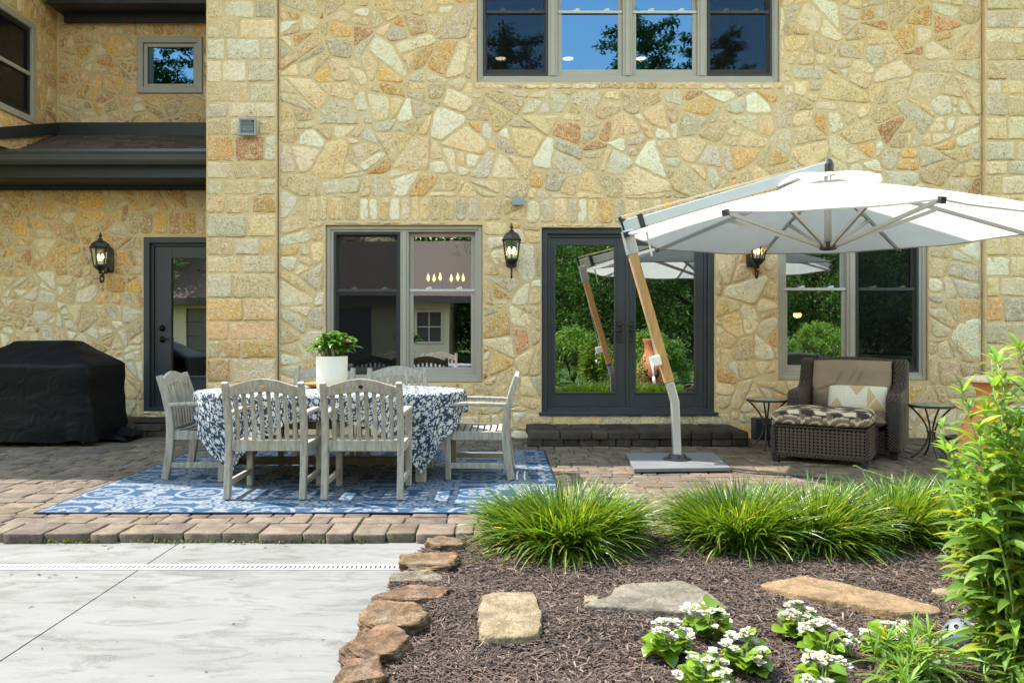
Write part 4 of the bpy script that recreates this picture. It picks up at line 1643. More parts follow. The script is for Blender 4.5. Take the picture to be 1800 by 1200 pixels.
# the loose bark: elongated splinters lying every which way
N = 66000
r = np.random.default_rng(5)
yy = 2.55 + 2.15 * r.random(N) ** 1.15
ex = np.array([edge_x(v) for v in yy])
xr = 0.62 * yy + 1.25
xx = ex + 0.01 + (xr - ex) * r.random(N)
zz = np.array([mulch_z(a, b) for a, b in zip(xx, yy)]) + r.uniform(0.0, 0.016, N)
az = r.uniform(0, 2 * PI, N)
el = r.normal(0, 0.22, N)
L = r.gamma(3.0, 0.0075, N) + 0.008
W = r.uniform(0.0016, 0.0052, N)
d = np.stack([np.cos(az) * np.cos(el), np.sin(az) * np.cos(el), np.sin(el)], -1)
s_ = np.stack([-np.sin(az), np.cos(az), np.zeros(N)], -1)
rl = r.uniform(-0.8, 0.8, N)
u_ = np.cross(d, s_)
s2 = s_ * np.cos(rl)[:, None] + u_ * np.sin(rl)[:, None]
u2 = np.cross(d, s2)
c = np.stack([xx, yy, zz], -1)
a0, a1 = c - d * (L / 2)[:, None], c + d * (L / 2)[:, None]
hw, ht = (W)[:, None] * s2, (W * 0.45)[:, None] * u2
Vx = np.stack([a0 - hw, a0 + hw * 0.6, a0 + ht, a1 - hw * 0.5, a1 + hw * 0.8, a1 + ht], 1)      # three sided splinters
base = (np.arange(N) * 6)[:, None]
q = np.concatenate([base + np.array([[0, 3, 5, 2]]), base + np.array([[2, 5, 4, 1]]), base + np.array([[1, 4, 3, 0]])], 0)
tone = r.random(N)
cc = np.where(tone[:, None] < 0.72, np.array([[0.050, 0.034, 0.028]]), np.where(tone[:, None] < 0.97, np.array([[0.105, 0.075, 0.060]]), np.array([[0.17, 0.135, 0.11]])))
cc = cc * r.uniform(0.6, 1.35, N)[:, None]
o = raw_mesh('bark_mulch', Vx.reshape(-1, 3), q, M['chip'], col=np.repeat(cc, 6, 0), smooth=False)
tag(o, 'shredded dark brown bark mulch covering the garden bed', 'mulch', kind='stuff')

# bits of leaf and twig blown on to the concrete
r = np.random.default_rng(40)
n = 46
bx = r.uniform(-3.2, -0.6, n)
by = np.where(r.random(n) < 0.45, r.uniform(4.55, 4.69, n), r.uniform(2.8, 4.1, n))
keep = np.array([a < edge_x(b) - 0.08 for a, b in zip(bx, by)])
bx, by = bx[keep], by[keep]
n = len(bx)
Pn = leafgen(np.stack([bx, by, np.full(n, -0.0575)], -1), r.uniform(0, 6.28, n), r.uniform(0, 0.25, n), r.uniform(0.012, 0.045, n), r.uniform(0.003, 0.012, n), r.uniform(0.1, 0.5, n), 4, 2, 'lance')
Pn[..., 2] = np.maximum(Pn[..., 2], -0.0585)
tag(leaves_obj('leaf_litter', Pn, r.uniform(0.5, 1.2, n), M['chip'], tint=np.array([[0.07, 0.045, 0.025]])), 'dry leaf bits and twigs scattered on the pale concrete', 'litter', kind='stuff')
m = MB()
cp = [G(1284, 829), G(1330, 834), G(1380, 836), G(1430, 841), G(1490, 846)]
m.tube([(p.x, p.y, 0.010) for p in cp], 0.007, 6)
tag(m.build('cable', M['black_metal'], smooth=True, origin=(cp[2].x, cp[2].y, 0.0)), 'thin dark cable lying on the pavers right of the umbrella base', 'cable')
m = MB()
gp = G(1692, 771)
m.lathe([(0.20, 0.0), (0.23, 0.012), (0.235, 0.03), (0.22, 0.03), (0.19, 0.014), (0.0, 0.012)], (0, 0, 0), 32, capt=False)
o = m.build('plant_saucer', M['black_metal'], smooth=True)
o.location = (gp.x, gp.y - 0.1, 0.003)
tag(o, 'wide dark round saucer on the paving by the wall, right of the wicker chair', 'saucer')
# ---------------------------------------------------------------- outdoor rug
RX0, RX1, RY0, RY1 = -3.16, 0.455, 5.195, 7.95
ARug = math.atan2(0.02, 3.6)
nu, nv = 560, 400
u = np.linspace(0, RX1 - RX0, nu)
v = np.linspace(0, RY1 - RY0, nv)
U, Vv = np.meshgrid(u, v)


def cell(U, V, pu, pv, ou, ov):
    a = ((U - ou) / pu + 0.5) % 1.0 - 0.5
    b = ((V - ov) / pv + 0.5) % 1.0 - 0.5
    return a * pu, b * pv


PU, PV = 0.70, 0.62
light = np.zeros_like(U)
dark = np.zeros_like(U)
a, b = cell(U, Vv, PU, PV, 0.53, 0.33)                       # lacy medallions
rr_, th = np.hypot(a, b), np.arctan2(b, a)
light = np.maximum(light, (rr_ < 0.245 * (1 + 0.13 * np.cos(8 * th))).astype(float))
hole = (np.abs(rr_ - 0.155 * (1 + 0.10 * np.cos(8 * th + PI))) < 0.011) | (np.abs(rr_ - 0.075) < 0.010)
hole |= (rr_ > 0.10) & (rr_ < 0.14) & (np.cos(20 * th) > 0.55)
hole |= (rr_ > 0.178) & (rr_ < 0.215) & (np.cos(24 * th + PI) > 0.45)
hole |= (rr_ < 0.06) & (rr_ > 0.022) & (np.cos(6 * th) < -0.35)
light[hole] = 0.0
a, b = cell(U, Vv, PU, PV, 0.53 + PU / 2, 0.33 + PV / 2)     # ringed flowers
rr_, th = np.hypot(a, b), np.arctan2(b, a)
light = np.maximum(light, (np.abs(rr_ - 0.165) < 0.016).astype(float))
light = np.maximum(light, ((rr_ < 0.115 * np.abs(np.cos(3 * th)) ** 0.5) & (rr_ > 0.03)).astype(float) * 0.9)
light[(rr_ < 0.085) & (rr_ > 0.05) & (np.abs(np.sin(3 * th)) < 0.16)] = 0.0
for ou, ov, ra, rb in ((0.53 + PU / 2, 0.33, 0.095, 0.055), (0.53, 0.33 + PV / 2, 0.085, 0.05)):
    a, b = cell(U, Vv, PU, PV, ou, ov)
    e = np.hypot(a / ra, b / rb)
    th = np.arctan2(b, a)
    light = np.maximum(light, (e < 1 + 0.12 * np.cos(10 * th)).astype(float) * 0.92)
    light[(e < 0.5) & (np.cos(6 * th) > 0.6)] = 0.35
for ou, ov in ((0.53 + PU * 0.25, 0.33 + PV * 0.25), (0.53 - PU * 0.25, 0.33 + PV * 0.25)):     # corner leaves
    a, b = cell(U, Vv, PU / 1, PV / 1, ou, ov)
    for s in (1, -1):
        e = np.hypot((a + b * s * 0.6) / 0.06, (b - a * s * 0.6) / 0.018)
        light = np.maximum(light, (e < 1).astype(float) * 0.85)
rn = np.random.default_rng(2)
speck = rn.random(U.shape)
light *= np.where(speck < 0.16, 0.4, 1.0)
base_ = np.array([0.019, 0.055, 0.108])
pale_ = np.array([0.175, 0.195, 0.225])
colr = base_ + light[..., None] * (pale_ - base_)
colr *= (0.92 + 0.12 * rn.random(U.shape))[..., None]
bd = np.minimum(np.minimum(U, (RX1 - RX0) - U), np.minimum(Vv, (RY1 - RY0) - Vv))
colr[bd < 0.018] = np.array([0.012, 0.022, 0.055])
X0 = RX0 + U
Y0 = RY0 + Vv
Z = 0.010 + 0.0025 * np.sin(X0 * 5) * np.sin(Y0 * 4 + 1)
vv = np.stack([X0, Y0, Z], -1).reshape(-1, 3)
idx = np.arange(nu * nv).reshape(nv, nu)
q = np.stack([idx[:-1, :-1], idx[:-1, 1:], idx[1:, 1:], idx[1:, :-1]], -1).reshape(-1, 4)
rug = raw_mesh('outdoor_rug', vv, q, M['rug'], col=colr.reshape(-1, 3), origin=((RX0 + RX1) / 2, (RY0 + RY1) / 2, 0.004))
so = rug.modifiers.new('thick', 'SOLIDIFY')
so.thickness = 0.008
so.offset = -1
tag(rug, 'blue patterned outdoor rug with pale medallions under the dining table', 'rug')

# ---------------------------------------------------------------- dining chairs
FEET = 0.012


def make_chair(label):
    t = thing('garden_armchair', label, 'chair', (0, 0, 0), 0, 'weathered teak armchairs around the dining table')
    hw = 0.275
    back = [(-0.285, 0.0), (-0.262, 0.12), (-0.245, 0.26), (-0.238, 0.40), (-0.25, 0.55), (-0.285, 0.70), (-0.335, 0.855)]
    for s in (-1, 1):
        m = MB()
        m.sweep([(s * hw, y, z) for y, z in back], 0.045, [0.06, 0.062, 0.064, 0.064, 0.058, 0.052, 0.044], up=(0, 1, 0))
        m.build('back_leg', M['teak'], t, bevel=0.006)
        m = MB()
        m.sweep([(s * hw, 0.235, 0.0), (s * hw, 0.24, 0.3), (s * hw, 0.245, 0.60)], [0.045, 0.05, 0.05], [0.045, 0.05, 0.05], up=(0, 1, 0))
        m.build('front_leg', M['teak'], t, bevel=0.005)
        m = MB()
        arm = [(s * (hw - 0.002), -0.265, 0.615), (s * (hw + 0.004), -0.1, 0.622), (s * (hw + 0.008), 0.1, 0.625), (s * (hw + 0.004), 0.22, 0.618), (s * hw, 0.29, 0.604)]
        m.sweep(arm, [0.046, 0.054, 0.062, 0.066, 0.05], 0.03)
        m.build('armrest', M['teak'], t, bevel=0.008)
        m = MB()
        m.bar((s * hw, -0.235, 0.362), (s * hw, 0.215, 0.362), 0.028, 0.07)
        m.build('side_rail', M['teak'], t, bevel=0.004)
        m = MB()
        m.bar((s * hw, -0.243, 0.115), (s * hw, 0.215, 0.115), 0.026, 0.045)
        m.build('stretcher', M['teak'], t, bevel=0.004)
    m = MB()
    m.bar((-hw + 0.02, 0.235, 0.362), (hw - 0.02, 0.235, 0.362), 0.028, 0.07)
    m.build('front_rail', M['teak'], t, bevel=0.004)
    m = MB()
    m.bar((-hw + 0.02, -0.238, 0.387), (hw - 0.02, -0.238, 0.387), 0.030, 0.08)
    m.build('back_rail', M['teak'], t, bevel=0.004)
    # arched top rail
    m = MB()
    n = 15
    vs, fs = [], []
    for i in range(n):
        f = i / (n - 1) * 2 - 1
        x = f * (hw - 0.018)
        zt = 0.822 + 0.058 * math.cos(f * PI / 2) ** 1.2
        zb = 0.745 + 0.040 * math.cos(f * PI / 2)
        for z in (zb, zt):
            y = -0.305 - (z - 0.75) * 0.26
            vs += [(x, y - 0.014, z), (x, y + 0.014, z)]
    for i in range(n - 1):
        a, b = i * 4, i * 4 + 4
        fs += [(a, b, b + 2, a + 2), (a + 1, a + 3, b + 3, b + 1), (a + 2, b + 2, b + 3, a + 3), (a, a + 1, b + 1, b)]
    fs += [(0, 2, 3, 1), (4 * n - 4, 4 * n - 3, 4 * n - 1, 4 * n - 2)]
    m.add(vs, fs)
    m.build('top_rail', M['teak'], t, bevel=0.004)
    rk = random.Random(4)
    for k in range(8):
        x = -0.21 + k * 0.06
        f = x / hw
        zt = 0.752 + 0.040 * math.cos(f * PI / 2)
        m = MB()
        c = rk.uniform(0.85, 1.12)
        m.col = (c, c * rk.uniform(0.96, 1.0), c * rk.uniform(0.9, 1.0))
        m.sweep([(x, -0.238, 0.425), (x, -0.244, 0.52), (x, -0.268, 0.64), (x, -0.306, zt)], 0.031, 0.013, up=(0, 1, 0))
        m.build('back_slat', M['teak'], t, bevel=0.003)
    for k in range(8):
        y = -0.19 + k * 0.058
        dip = -0.028 * (1 - ((y - 0.02) / 0.24) ** 2)
        m = MB()
        m.sweep([(-hw + 0.004, y, 0.405 + dip * 0.7), (-0.1, y, 0.397 + dip), (0.1, y, 0.397 + dip), (hw - 0.004, y, 0.405 + dip * 0.7)], 0.044, 0.016)
        m.build('seat_slat', M['teak'], t, bevel=0.003)
    m = MB()
    n = 16
    yb, zc = -0.3355, 0.825
    vs = [(r_ * math.cos(2 * PI * k / n), yb - d, zc + r_ * math.sin(2 * PI * k / n)) for r_, d in ((0.017, -0.006), (0.017, 0.004), (0.012, 0.006)) for k in range(n)]
    fs = [(i * n + k, i * n + (k + 1) % n, (i + 1) * n + (k + 1) % n, (i + 1) * n + k) for i in range(2) for k in range(n)] + [tuple(range(2 * n, 3 * n))]
    m.add(vs, fs)
    m.build('medallion', M['brass'], t)
    m = MB()
    for s in (-1, 1):
        for z in (0.36,):
            m.box(s * (hw + 0.0225) - 0.001, s * (hw + 0.0225) + 0.003, -0.247, -0.233, z - 0.007, z + 0.007)
            m.box(s * (hw + 0.025) - 0.001, s * (hw + 0.025) + 0.003, 0.235, 0.249, z - 0.007, z + 0.007)
    m.build('brass_plug', M['brass'], t)
    return t


chair = make_chair('teak armchair at the near left of the table with a bright gold medallion')
chair.location = (-1.715, 5.87, FEET)
spots = [((-1.006, 5.86), 0.0, 'teak armchair at the near right of the table, back to the viewer, dull medallion'),
         ((-1.735, 7.27), PI, 'teak armchair on the house side of the table, behind the potted plant'),
         ((-1.02, 7.27), PI, 'teak armchair on the house side of the table, right of the potted plant'),
         ((-0.19, 6.61), PI / 2 - 0.03, 'teak armchair seen side on at the right end of the table'),
         ((-2.50, 6.64), -PI / 2 + 0.03, 'teak armchair at the left end of the table, nearest the grill')]
for i, ((x, y), a, lab) in enumerate(spots):
    c = copy_tree(chair)
    c.location = (x, y, FEET)
    c.rotation_euler = (0, 0, a)
    c['label'] = lab
    if i == 0:
        for ch_ in c.children:
            if ch_.name.startswith('medallion'):
                ch_.data = ch_.data.copy()
                ch_.data.materials[0] = M['bronze']
                ch_['label'] = 'dull tarnished medallion'

# ---------------------------------------------------------------- table, cloth and what stands on it
TX, TY, TA, TB, TH = -1.45, 6.57, 1.12, 0.56, 0.735
t = thing('dining_table', 'oval teak dining table mostly hidden under a floral cloth', 'table', (TX, TY, FEET))
m = MB()
n = 48
for z0, z1, k in ((0.695, 0.722, 0.985),):
    m.prism([(TA * k * math.cos(2 * PI * i / n), TB * k * math.sin(2 * PI * i / n)) for i in range(n)], 'z', z0 - FEET, z1 - FEET)
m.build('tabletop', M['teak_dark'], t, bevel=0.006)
for sx in (-0.80, 0.80):
    for sy in (-0.31, 0.31):
        m = MB()
        m.bar((sx, sy, 0), (sx, sy, 0.68), 0.085, 0.085, up=(0, 1, 0))
        m.build('leg', M['teak'], t, bevel=0.006)
    m = MB()
    m.bar((sx, -0.268, 0.12), (sx, 0.268, 0.12), 0.05, 0.07)
    m.build('end_stretcher', M['teak'], t, bevel=0.004)
m = MB()
m.bar((-0.775, 0, 0.12), (0.775, 0, 0.12), 0.05, 0.065)
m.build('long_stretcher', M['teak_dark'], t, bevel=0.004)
m = MB()
for sy in (-0.31, 0.31):
    m.bar((-0.757, sy, 0.625), (0.757, sy, 0.625), 0.03, 0.10)
for sx in (-0.80, 0.80):
    m.bar((sx, -0.267, 0.625), (sx, 0.267, 0.625), 0.03, 0.10)
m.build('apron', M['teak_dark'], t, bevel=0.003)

# the cloth: a rectangle of printed cotton, its corners hanging as folded points
CLx, CLy = 2.66, 1.56
nu, nv = 520, 300
u = np.linspace(-CLx / 2, CLx / 2, nu)
v = np.linspace(-CLy / 2, CLy / 2, nv)
U, Vv = np.meshgrid(u, v)
rot = 0.05
Ur, Vr = U * math.cos(rot) - Vv * math.sin(rot), U * math.sin(rot) + Vv * math.cos(rot)
A_, B_ = TA + 0.008, TB + 0.008
e = np.hypot(Ur / A_, Vr / B_)
e = np.maximum(e, 1e-6)
bx, by = Ur / e, Vr / e
drop = np.maximum(0, np.hypot(Ur - bx, Vr - by))
drop = np.where(e > 1, drop, 0)
nx_, ny_ = bx / A_ ** 2, by / B_ ** 2
nl = np.hypot(nx_, ny_)
nx_, ny_ = nx_ / nl, ny_ / nl
ph = np.arctan2(by / B_, bx / A_)
rad = 0.03
q_ = np.minimum(drop / rad, PI / 2)
outw = rad * np.sin(q_)
down = np.where(drop < rad * PI / 2, rad * (1 - np.cos(q_)), rad + drop - rad * PI / 2)
fold = (np.sin(ph * 17 + 0.7) * 0.5 + np.sin(ph * 29 + 2.0) * 0.3 + np.sin(ph * 9) * 0.4) * 0.042 * np.minimum(1, down / 0.30)
hang = np.where(drop > 0, outw + 0.10 * down * np.minimum(1, down / 0.4) * 0.25 + fold, 0)
tx, ty = -ny_, nx_
sway = np.cos(ph * 17 + 0.7) * 0.022 * np.minimum(1, down / 0.30)
X_ = np.where(e > 1, bx + nx_ * hang + tx * sway, Ur)
Y_ = np.where(e > 1, by + ny_ * hang + ty * sway, Vr)
wr = np.zeros_like(U)
Z_ = TH - down + np.where(e > 1, 0, 0.0015 * np.sin(Ur * 31 + Vr * 7) * np.sin(Vr * 23))
Z_ = np.maximum(Z_, 0.05)
vv = np.stack([X_, Y_, Z_], -1).reshape(-1, 3)
# printed pattern: white blossoms and sprigs on navy
navy, whit = np.array([0.030, 0.046, 0.078]), np.array([0.52, 0.53, 0.54])
pat = np.zeros(U.shape)
rg = np.random.default_rng(9)
du, dv = u[1] - u[0], v[1] - v[0]


def stamp(cx, cy, rad, fn, val=1.0):
    i0, i1 = max(0, int((cx - rad + CLx / 2) / du)), min(nu, int((cx + rad + CLx / 2) / du) + 2)
    j0, j1 = max(0, int((cy - rad + CLy / 2) / dv)), min(nv, int((cy + rad + CLy / 2) / dv) + 2)
    if i0 >= i1 or j0 >= j1:
        return
    a, b = U[j0:j1, i0:i1] - cx, Vv[j0:j1, i0:i1] - cy
    mk = fn(a, b)
    pat[j0:j1, i0:i1][mk] = val


for k in range(10500):
    cx, cy, a0 = rg.uniform(-CLx / 2, CLx / 2), rg.uniform(-CLy / 2, CLy / 2), rg.uniform(0, PI)
    la, lb = rg.uniform(0.008, 0.016), rg.uniform(0.0035, 0.0055)
    ca, sa = math.cos(a0), math.sin(a0)
    stamp(cx, cy, la, lambda a, b: np.hypot((a * ca + b * sa) / la, (-a * sa + b * ca) / lb) < 1)
pts = []
for k in range(7000):
    cx, cy = rg.uniform(-CLx / 2, CLx / 2), rg.uniform(-CLy / 2, CLy / 2)
    if all((cx - p[0]) ** 2 + (cy - p[1]) ** 2 > 0.076 ** 2 for p in pts):
        pts.append((cx, cy))
for cx, cy in pts:
    a0, R0 = rg.uniform(0, 6), rg.uniform(0.021, 0.029)
    stamp(cx, cy, R0 * 1.5, lambda a, b: np.hypot(a, b) < R0 * 1.28, 0.0)
    stamp(cx, cy, R0 * 1.3, lambda a, b: np.hypot(a, b) < R0 * (0.85 + 0.22 * np.cos(7 * np.arctan2(b, a) + a0)))
colr = navy + pat[..., None] * (whit - navy)
idx = np.arange(nu * nv).reshape(nv, nu)
q = np.stack([idx[:-1, :-1], idx[:-1, 1:], idx[1:, 1:], idx[1:, :-1]], -1).reshape(-1, 4)
vv[:, 0] += TX
vv[:, 1] += TY
cl = raw_mesh('tablecloth', vv, q, M['cloth'], col=colr.reshape(-1, 3), origin=(TX, TY, TH))
so = cl.modifiers.new('thick', 'SOLIDIFY')
so.thickness = 0.002
so.offset = -1
tag(cl, 'navy tablecloth printed with white flowers draped over the oval table', 'tablecloth')

PX, PY = -1.445, 6.58
t = thing('planter_pot', 'white cylinder pot fading to peach at its foot, on the tablecloth', 'plant pot', (PX, PY, TH + 0.003))
m = MB()
m.lathe([(0.120, 0.0), (0.127, 0.01), (0.133, 0.275), (0.131, 0.285), (0.122, 0.285), (0.118, 0.25)], (0, 0, 0), 40, capt=False)
m.build('pot_body', M['pot'], t, smooth=False)
m = MB()
m.lathe([(0.0, 0.252), (0.119, 0.25)], (0, 0, 0), 24, capb=False, capt=False)
m.build('soil', M['soil'], t)
pt_ = thing('potted_impatiens', 'bushy dark green leafy plant with a pink bud growing in the white pot', 'plant', (PX, PY, TH + 0.25))
rg = np.random.default_rng(14)
stems, Ls = MB(), []
N = 46
for k in range(N):
    a, out = rg.uniform(0, 2 * PI), rg.uniform(0.02, 0.23)
    h = rg.uniform(0.10, 0.25) * (1.08 - out * 1.3)
    b0 = Vector((0.06 * math.cos(a), 0.06 * math.sin(a), 0.0))
    tip = Vector((out * math.cos(a), out * math.sin(a), h))
    midp = (b0 + tip) / 2 + Vector((0, 0, 0.04))
    stems.tube([b0, midp, tip], [0.004, 0.0035, 0.002], 5)
    nl_ = 9
    for j in range(nl_):
        f = rg.uniform(0.35, 1.0)
        p = (b0.lerp(midp, f * 2) if f < 0.5 else midp.lerp(tip, f * 2 - 1))
        Ls.append((*p, rg.uniform(0, 2 * PI) if j else a, rg.uniform(0.0, 0.9), rg.uniform(0.06, 0.105)))
Ls = np.array(Ls)
Pn = leafgen(Ls[:, :3], Ls[:, 3], Ls[:, 4], Ls[:, 5], Ls[:, 5] * 0.52, rg.uniform(0.6, 1.7, len(Ls)), 5, 3, 'lance', 0.35)
leaves_obj('leaves', Pn, rg.uniform(0.7, 1.35, len(Ls)), M['pot_leaf'], pt_)
stems.build('stems', M['stem'], pt_, smooth=True)
m = MB()
m.lathe([(0.002, 0), (0.012, 0.006), (0.014, 0.018), (0.004, 0.03)], (0.15, -0.10, 0.155), 8)
m.lathe([(0.002, 0), (0.010, 0.006), (0.010, 0.016), (0.004, 0.024)], (0.11, -0.06, 0.20), 8)
m.build('bud', M['pink'], pt_, smooth=True)
m = MB()
m.lathe([(0.055, 0.0), (0.09, 0.008), (0.135, 0.04), (0.137, 0.043), (0.128, 0.044), (0.085, 0.016), (0.0, 0.012)], (0, 0, 0), 32, capt=False)
bo = m.build('shallow_bowl', M['bowl'], smooth=True)
bo.location = (-1.60, 6.77, TH + 0.003)
tag(bo, 'shallow orange clay bowl on the tablecloth behind the white pot', 'bowl')

# ---------------------------------------------------------------- cantilever umbrella
U0 = Vector((1.64, 7.14, 0.0))
HUB = Vector((3.0, 7.04, 0.0))
um = thing('cantilever_umbrella', 'large cream octagonal cantilever umbrella with a timber pole on a grey base plate', 'umbrella', (U0.x, U0.y, 0.0))
m = MB()
c0 = [G(1098, 803, 0.03), G(1116, 831, 0.05), G(1283, 828, 0.05), G(1262, 800, 0.03)]
pb = [(1.225, 7.52), (1.155, 6.66), (2.01, 6.72), (2.09, 7.56)]
m.prism(pb, 'z', 0.012, 0.045)
m.build('base_plate', simple('grey concrete plate', (0.105, 0.112, 0.122), (0.135, 0.142, 0.15), scale=4, rough=0.6), um, True, bevel=0.004)
m = MB()
for x, y in ((1.25, 6.76), (1.9, 6.8), (1.32, 7.4), (1.98, 7.45)):
    m.lathe([(0.03, -0.001), (0.03, 0.013)], (x, y, 0), 12)
m.build('base_foot', M['black_trim'], um, True)
m = MB()
m.lathe([(0.125, 0.0455), (0.125, 0.056), (0.085, 0.062), (0.075, 0.095)], (U0.x, U0.y, 0), 24)
m.build('pole_collar', M['black_metal'], um, True)
m = MB()
bend = P(1186, 706, U0.y)
w0 = P(1176.5, 672, U0.y)
w1 = P(1112, 447, U0.y)
elb = P(1102, 405, U0.y)
m.bar((U0.x, U0.y, 0.06), (bend.x, bend.y, bend.z + 0.01), 0.072, 0.072, up=(1, 0, 0))
m.sweep([bend - Vector((0, 0, 0.02)), bend, w0], 0.0722, 0.0722, up=(1, 0, 0))
m.build('lower_pole', M['alu'], um, True, bevel=0.006)
m = MB()
m.bar(w0, w1, 0.085, 0.085, up=(1, 0, 0))
m.build('timber_pole', M['oak'], um, True, bevel=0.008)
m = MB()
m.bar(w1, elb, 0.085, 0.105, up=(1, 0, 0))
tipA = Vector((HUB.x - 0.02, HUB.y, 2.735))
st = elb + Vector((-0.03, 0, 0.03))
m.bar(st, st.lerp(tipA, 0.085), 0.07, 0.12)
m.build('pole_head', M['alu'], um, True, bevel=0.006)
m = MB()
m.bar(st.lerp(tipA, 0.0851), tipA, 0.055, 0.095)
m.build('arm', M['alu'], um, True, bevel=0.006)
m = MB()
cl_ = st.lerp(tipA, 0.085)
m.bar(cl_ - (tipA - st).normalized() * 0.02, cl_ + (tipA - st).normalized() * 0.03, 0.085, 0.145)
m.bar(st + Vector((-0.045, -0.02, 0.09)), st + Vector((0.045, -0.02, -0.09)), 0.03, 0.02, up=(0, 1, 0))
m.bar(st + Vector((-0.03, -0.02, 0.06)), st + Vector((0.02, -0.02, 0.055)), 0.03, 0.03)
m.lathe([(0.02, -0.01), (0.02, 0.01)], st + Vector((0.035, -0.05, -0.06)), 12)
m.build('arm_clamp', M['black_metal'], um, True, bevel=0.003)
ZT, ZA = 2.135, 2.63
m = MB()
m.lathe([(0.05, 2.68), (0.05, 2.76), (0.035, 2.80), (0.02, 2.815)], (HUB.x, HUB.y, 0), 16)
m.build('top_cap', M['black_metal'], um, True)
m = MB()
m.lathe([(0.04, 1.975), (0.075, 1.985), (0.078, 2.03), (0.05, 2.05)], (HUB.x, HUB.y, 0), 16)
m.build('hub', M['black_metal'], um, True)
m = MB()
m.tube([(HUB.x, HUB.y, 2.02), (HUB.x, HUB.y, 2.70)], 0.031, 16)
m.build('mast', M['rib'], um, True, smooth=True)
RC = 1.84
angs = [R(224.5 + 45 * k) for k in range(8)]
tips = [Vector((HUB.x + RC * math.cos(a), HUB.y + RC * math.sin(a), ZT)) for a in angs]
apex = Vector((HUB.x, HUB.y, ZA))
# canopy: eight taut panels, each sagging slightly between its ribs
nr, ns = 12, 10
Vc, Fq = [], []
for k in range(8):
    b = len(Vc)
    ta, tb = tips[k], tips[(k + 1) % 8]
    for i in range(nr + 1):
        f = 0.10 + 0.90 * i / nr
        for j in range(ns + 1):
            g = j / ns
            p = apex.lerp(ta.lerp(tb, g), f)
            s_ = math.sin(PI * g)
            p.z -= 0.035 * s_ * f * (1 - 0.35 * f) - 0.03 * math.sin(PI * f) + 0.006 * math.sin(9 * g + k) * f * s_
            inw = (Vector((HUB.x, HUB.y, p.z)) - p)
            if i > 7:
                p += inw.normalized() * 0.05 * s_ * ((i - 7) / (nr - 7)) ** 2
            Vc.append(p)
    for i in range(nr):
        for j in range(ns):
            a = b + i * (ns + 1) + j
            Fq.append((a, a + 1, a + ns + 2, a + ns + 1))
m = MB()
m.add(Vc, Fq)
can = m.build('canopy', M['canopy'], um, True, smooth=False)
# hem strip and vent cap with its gathered flaps
m = MB()
for k in range(8):
    b = k * (nr + 1) * (ns + 1) + nr * (ns + 1)
    for j in range(ns):
        p, q_ = Vc[b + j], Vc[b + j + 1]
        m.add([p, q_, q_ + Vector((0, 0, -0.012)), p + Vector((0, 0, -0.012))], [(0, 1, 2, 3)])
m.build('hem', M['canopy'], can, True, solid=0.004)
m = MB()
rv = random.Random(3)
for k in range(8):
    a0, a1 = angs[k], angs[k] + PI / 4
    vs = []
    for i in range(6):
        f = i / 5
        for j in range(9):
            g = j / 8
            a = a0 + (a1 - a0) * g
            s_ = math.sin(PI * g)
            rr_ = 0.10 + 0.37 * f * (1 - 0.10 * s_)
            z = 2.675 - 0.145 * f ** 1.2 + 0.085 * s_ * f * (0.7 + 0.6 * ((k * 37) % 5) / 5) + 0.012 * math.sin(g * 11 + k) * f
            vs.append((HUB.x + rr_ * math.cos(a), HUB.y + rr_ * math.sin(a), z))
    m.add(vs, [(i * 9 + j, i * 9 + j + 1, i * 9 + j + 10, i * 9 + j + 9) for i in range(5) for j in range(8)])
m.build('vent_cap', M['canopy'], can, True, smooth=True)
lower = Vector((HUB.x, HUB.y, 2.01))
for k in range(8):
    m = MB()
    a = apex.lerp(tips[k], 0.03) - Vector((0, 0, 0.035))
    b = tips[k] - Vector((0, 0, 0.02)) + (apex - tips[k]).normalized() * 0.01
    m.sweep([a, a.lerp(b, 0.5) + Vector((0, 0, 0.022)), b], 0.022, 0.03)
    rb_ = m.build('rib', M['rib'], um, True)
    m = MB()
    d = (tips[k] - apex).normalized()
    m.bar(tips[k] - Vector((0, 0, 0.012)) - d * 0.02, tips[k] - Vector((0, 0, 0.012)) + d * 0.03, 0.035, 0.045)
    m.build('rib_cap', M['black_metal'], rb_, True)
    m = MB()
    e_ = a.lerp(b, 0.52) + Vector((0, 0, 0.004))
    s_ = lower + (Vector((tips[k].x, tips[k].y, lower.z)) - lower).normalized() * 0.06
    m.bar(s_, e_, 0.024, 0.034)
    m.build('strut', M['rib'], rb_, True)
m = MB()
top = st + Vector((-0.02, 0.0, 0.10))
m.tube([top, Vector((HUB.x - 0.03, HUB.y, 2.79))], 0.0035, 6)
m.tube([top + Vector((0, -0.03, -0.01)), Vector((HUB.x - 0.03, HUB.y - 0.02, 2.775))], 0.003, 6)
m.build('hoist_cord', M['cord'], um, True)
m = MB()
cb = P(1152, 634, U0.y - 0.06)
m.tube([st + Vector((-0.05, -0.03, 0.05)), P(1109, 443, U0.y - 0.08), cb + Vector((0, 0, 0.05))], 0.005, 6)
m.build('winch_cable', M['alu_mat'], um, True)
m = MB()
m.box(cb.x - 0.045, cb.x + 0.045, cb.y - 0.05, cb.y + 0.04, cb.z - 0.045, cb.z + 0.045, Matrix.Translation(cb) @ Matrix.Rotation(R(-14), 4, 'Y') @ Matrix.Translation(-cb))
cbx = m.build('crank_box', M['white_plastic'], um, True, bevel=0.006)
m = MB()
ck = P(1147, 645, U0.y - 0.13)
m.tube([cb + Vector((-0.02, -0.03, -0.01)), ck, P(1149, 663, U0.y - 0.13)], 0.008, 8)
m.tube([P(1149, 662, U0.y - 0.13), P(1150, 674, U0.y - 0.13)], 0.013, 8)
m.build('crank_handle', M['white_plastic'], cbx, True, smooth=True)
m = MB()
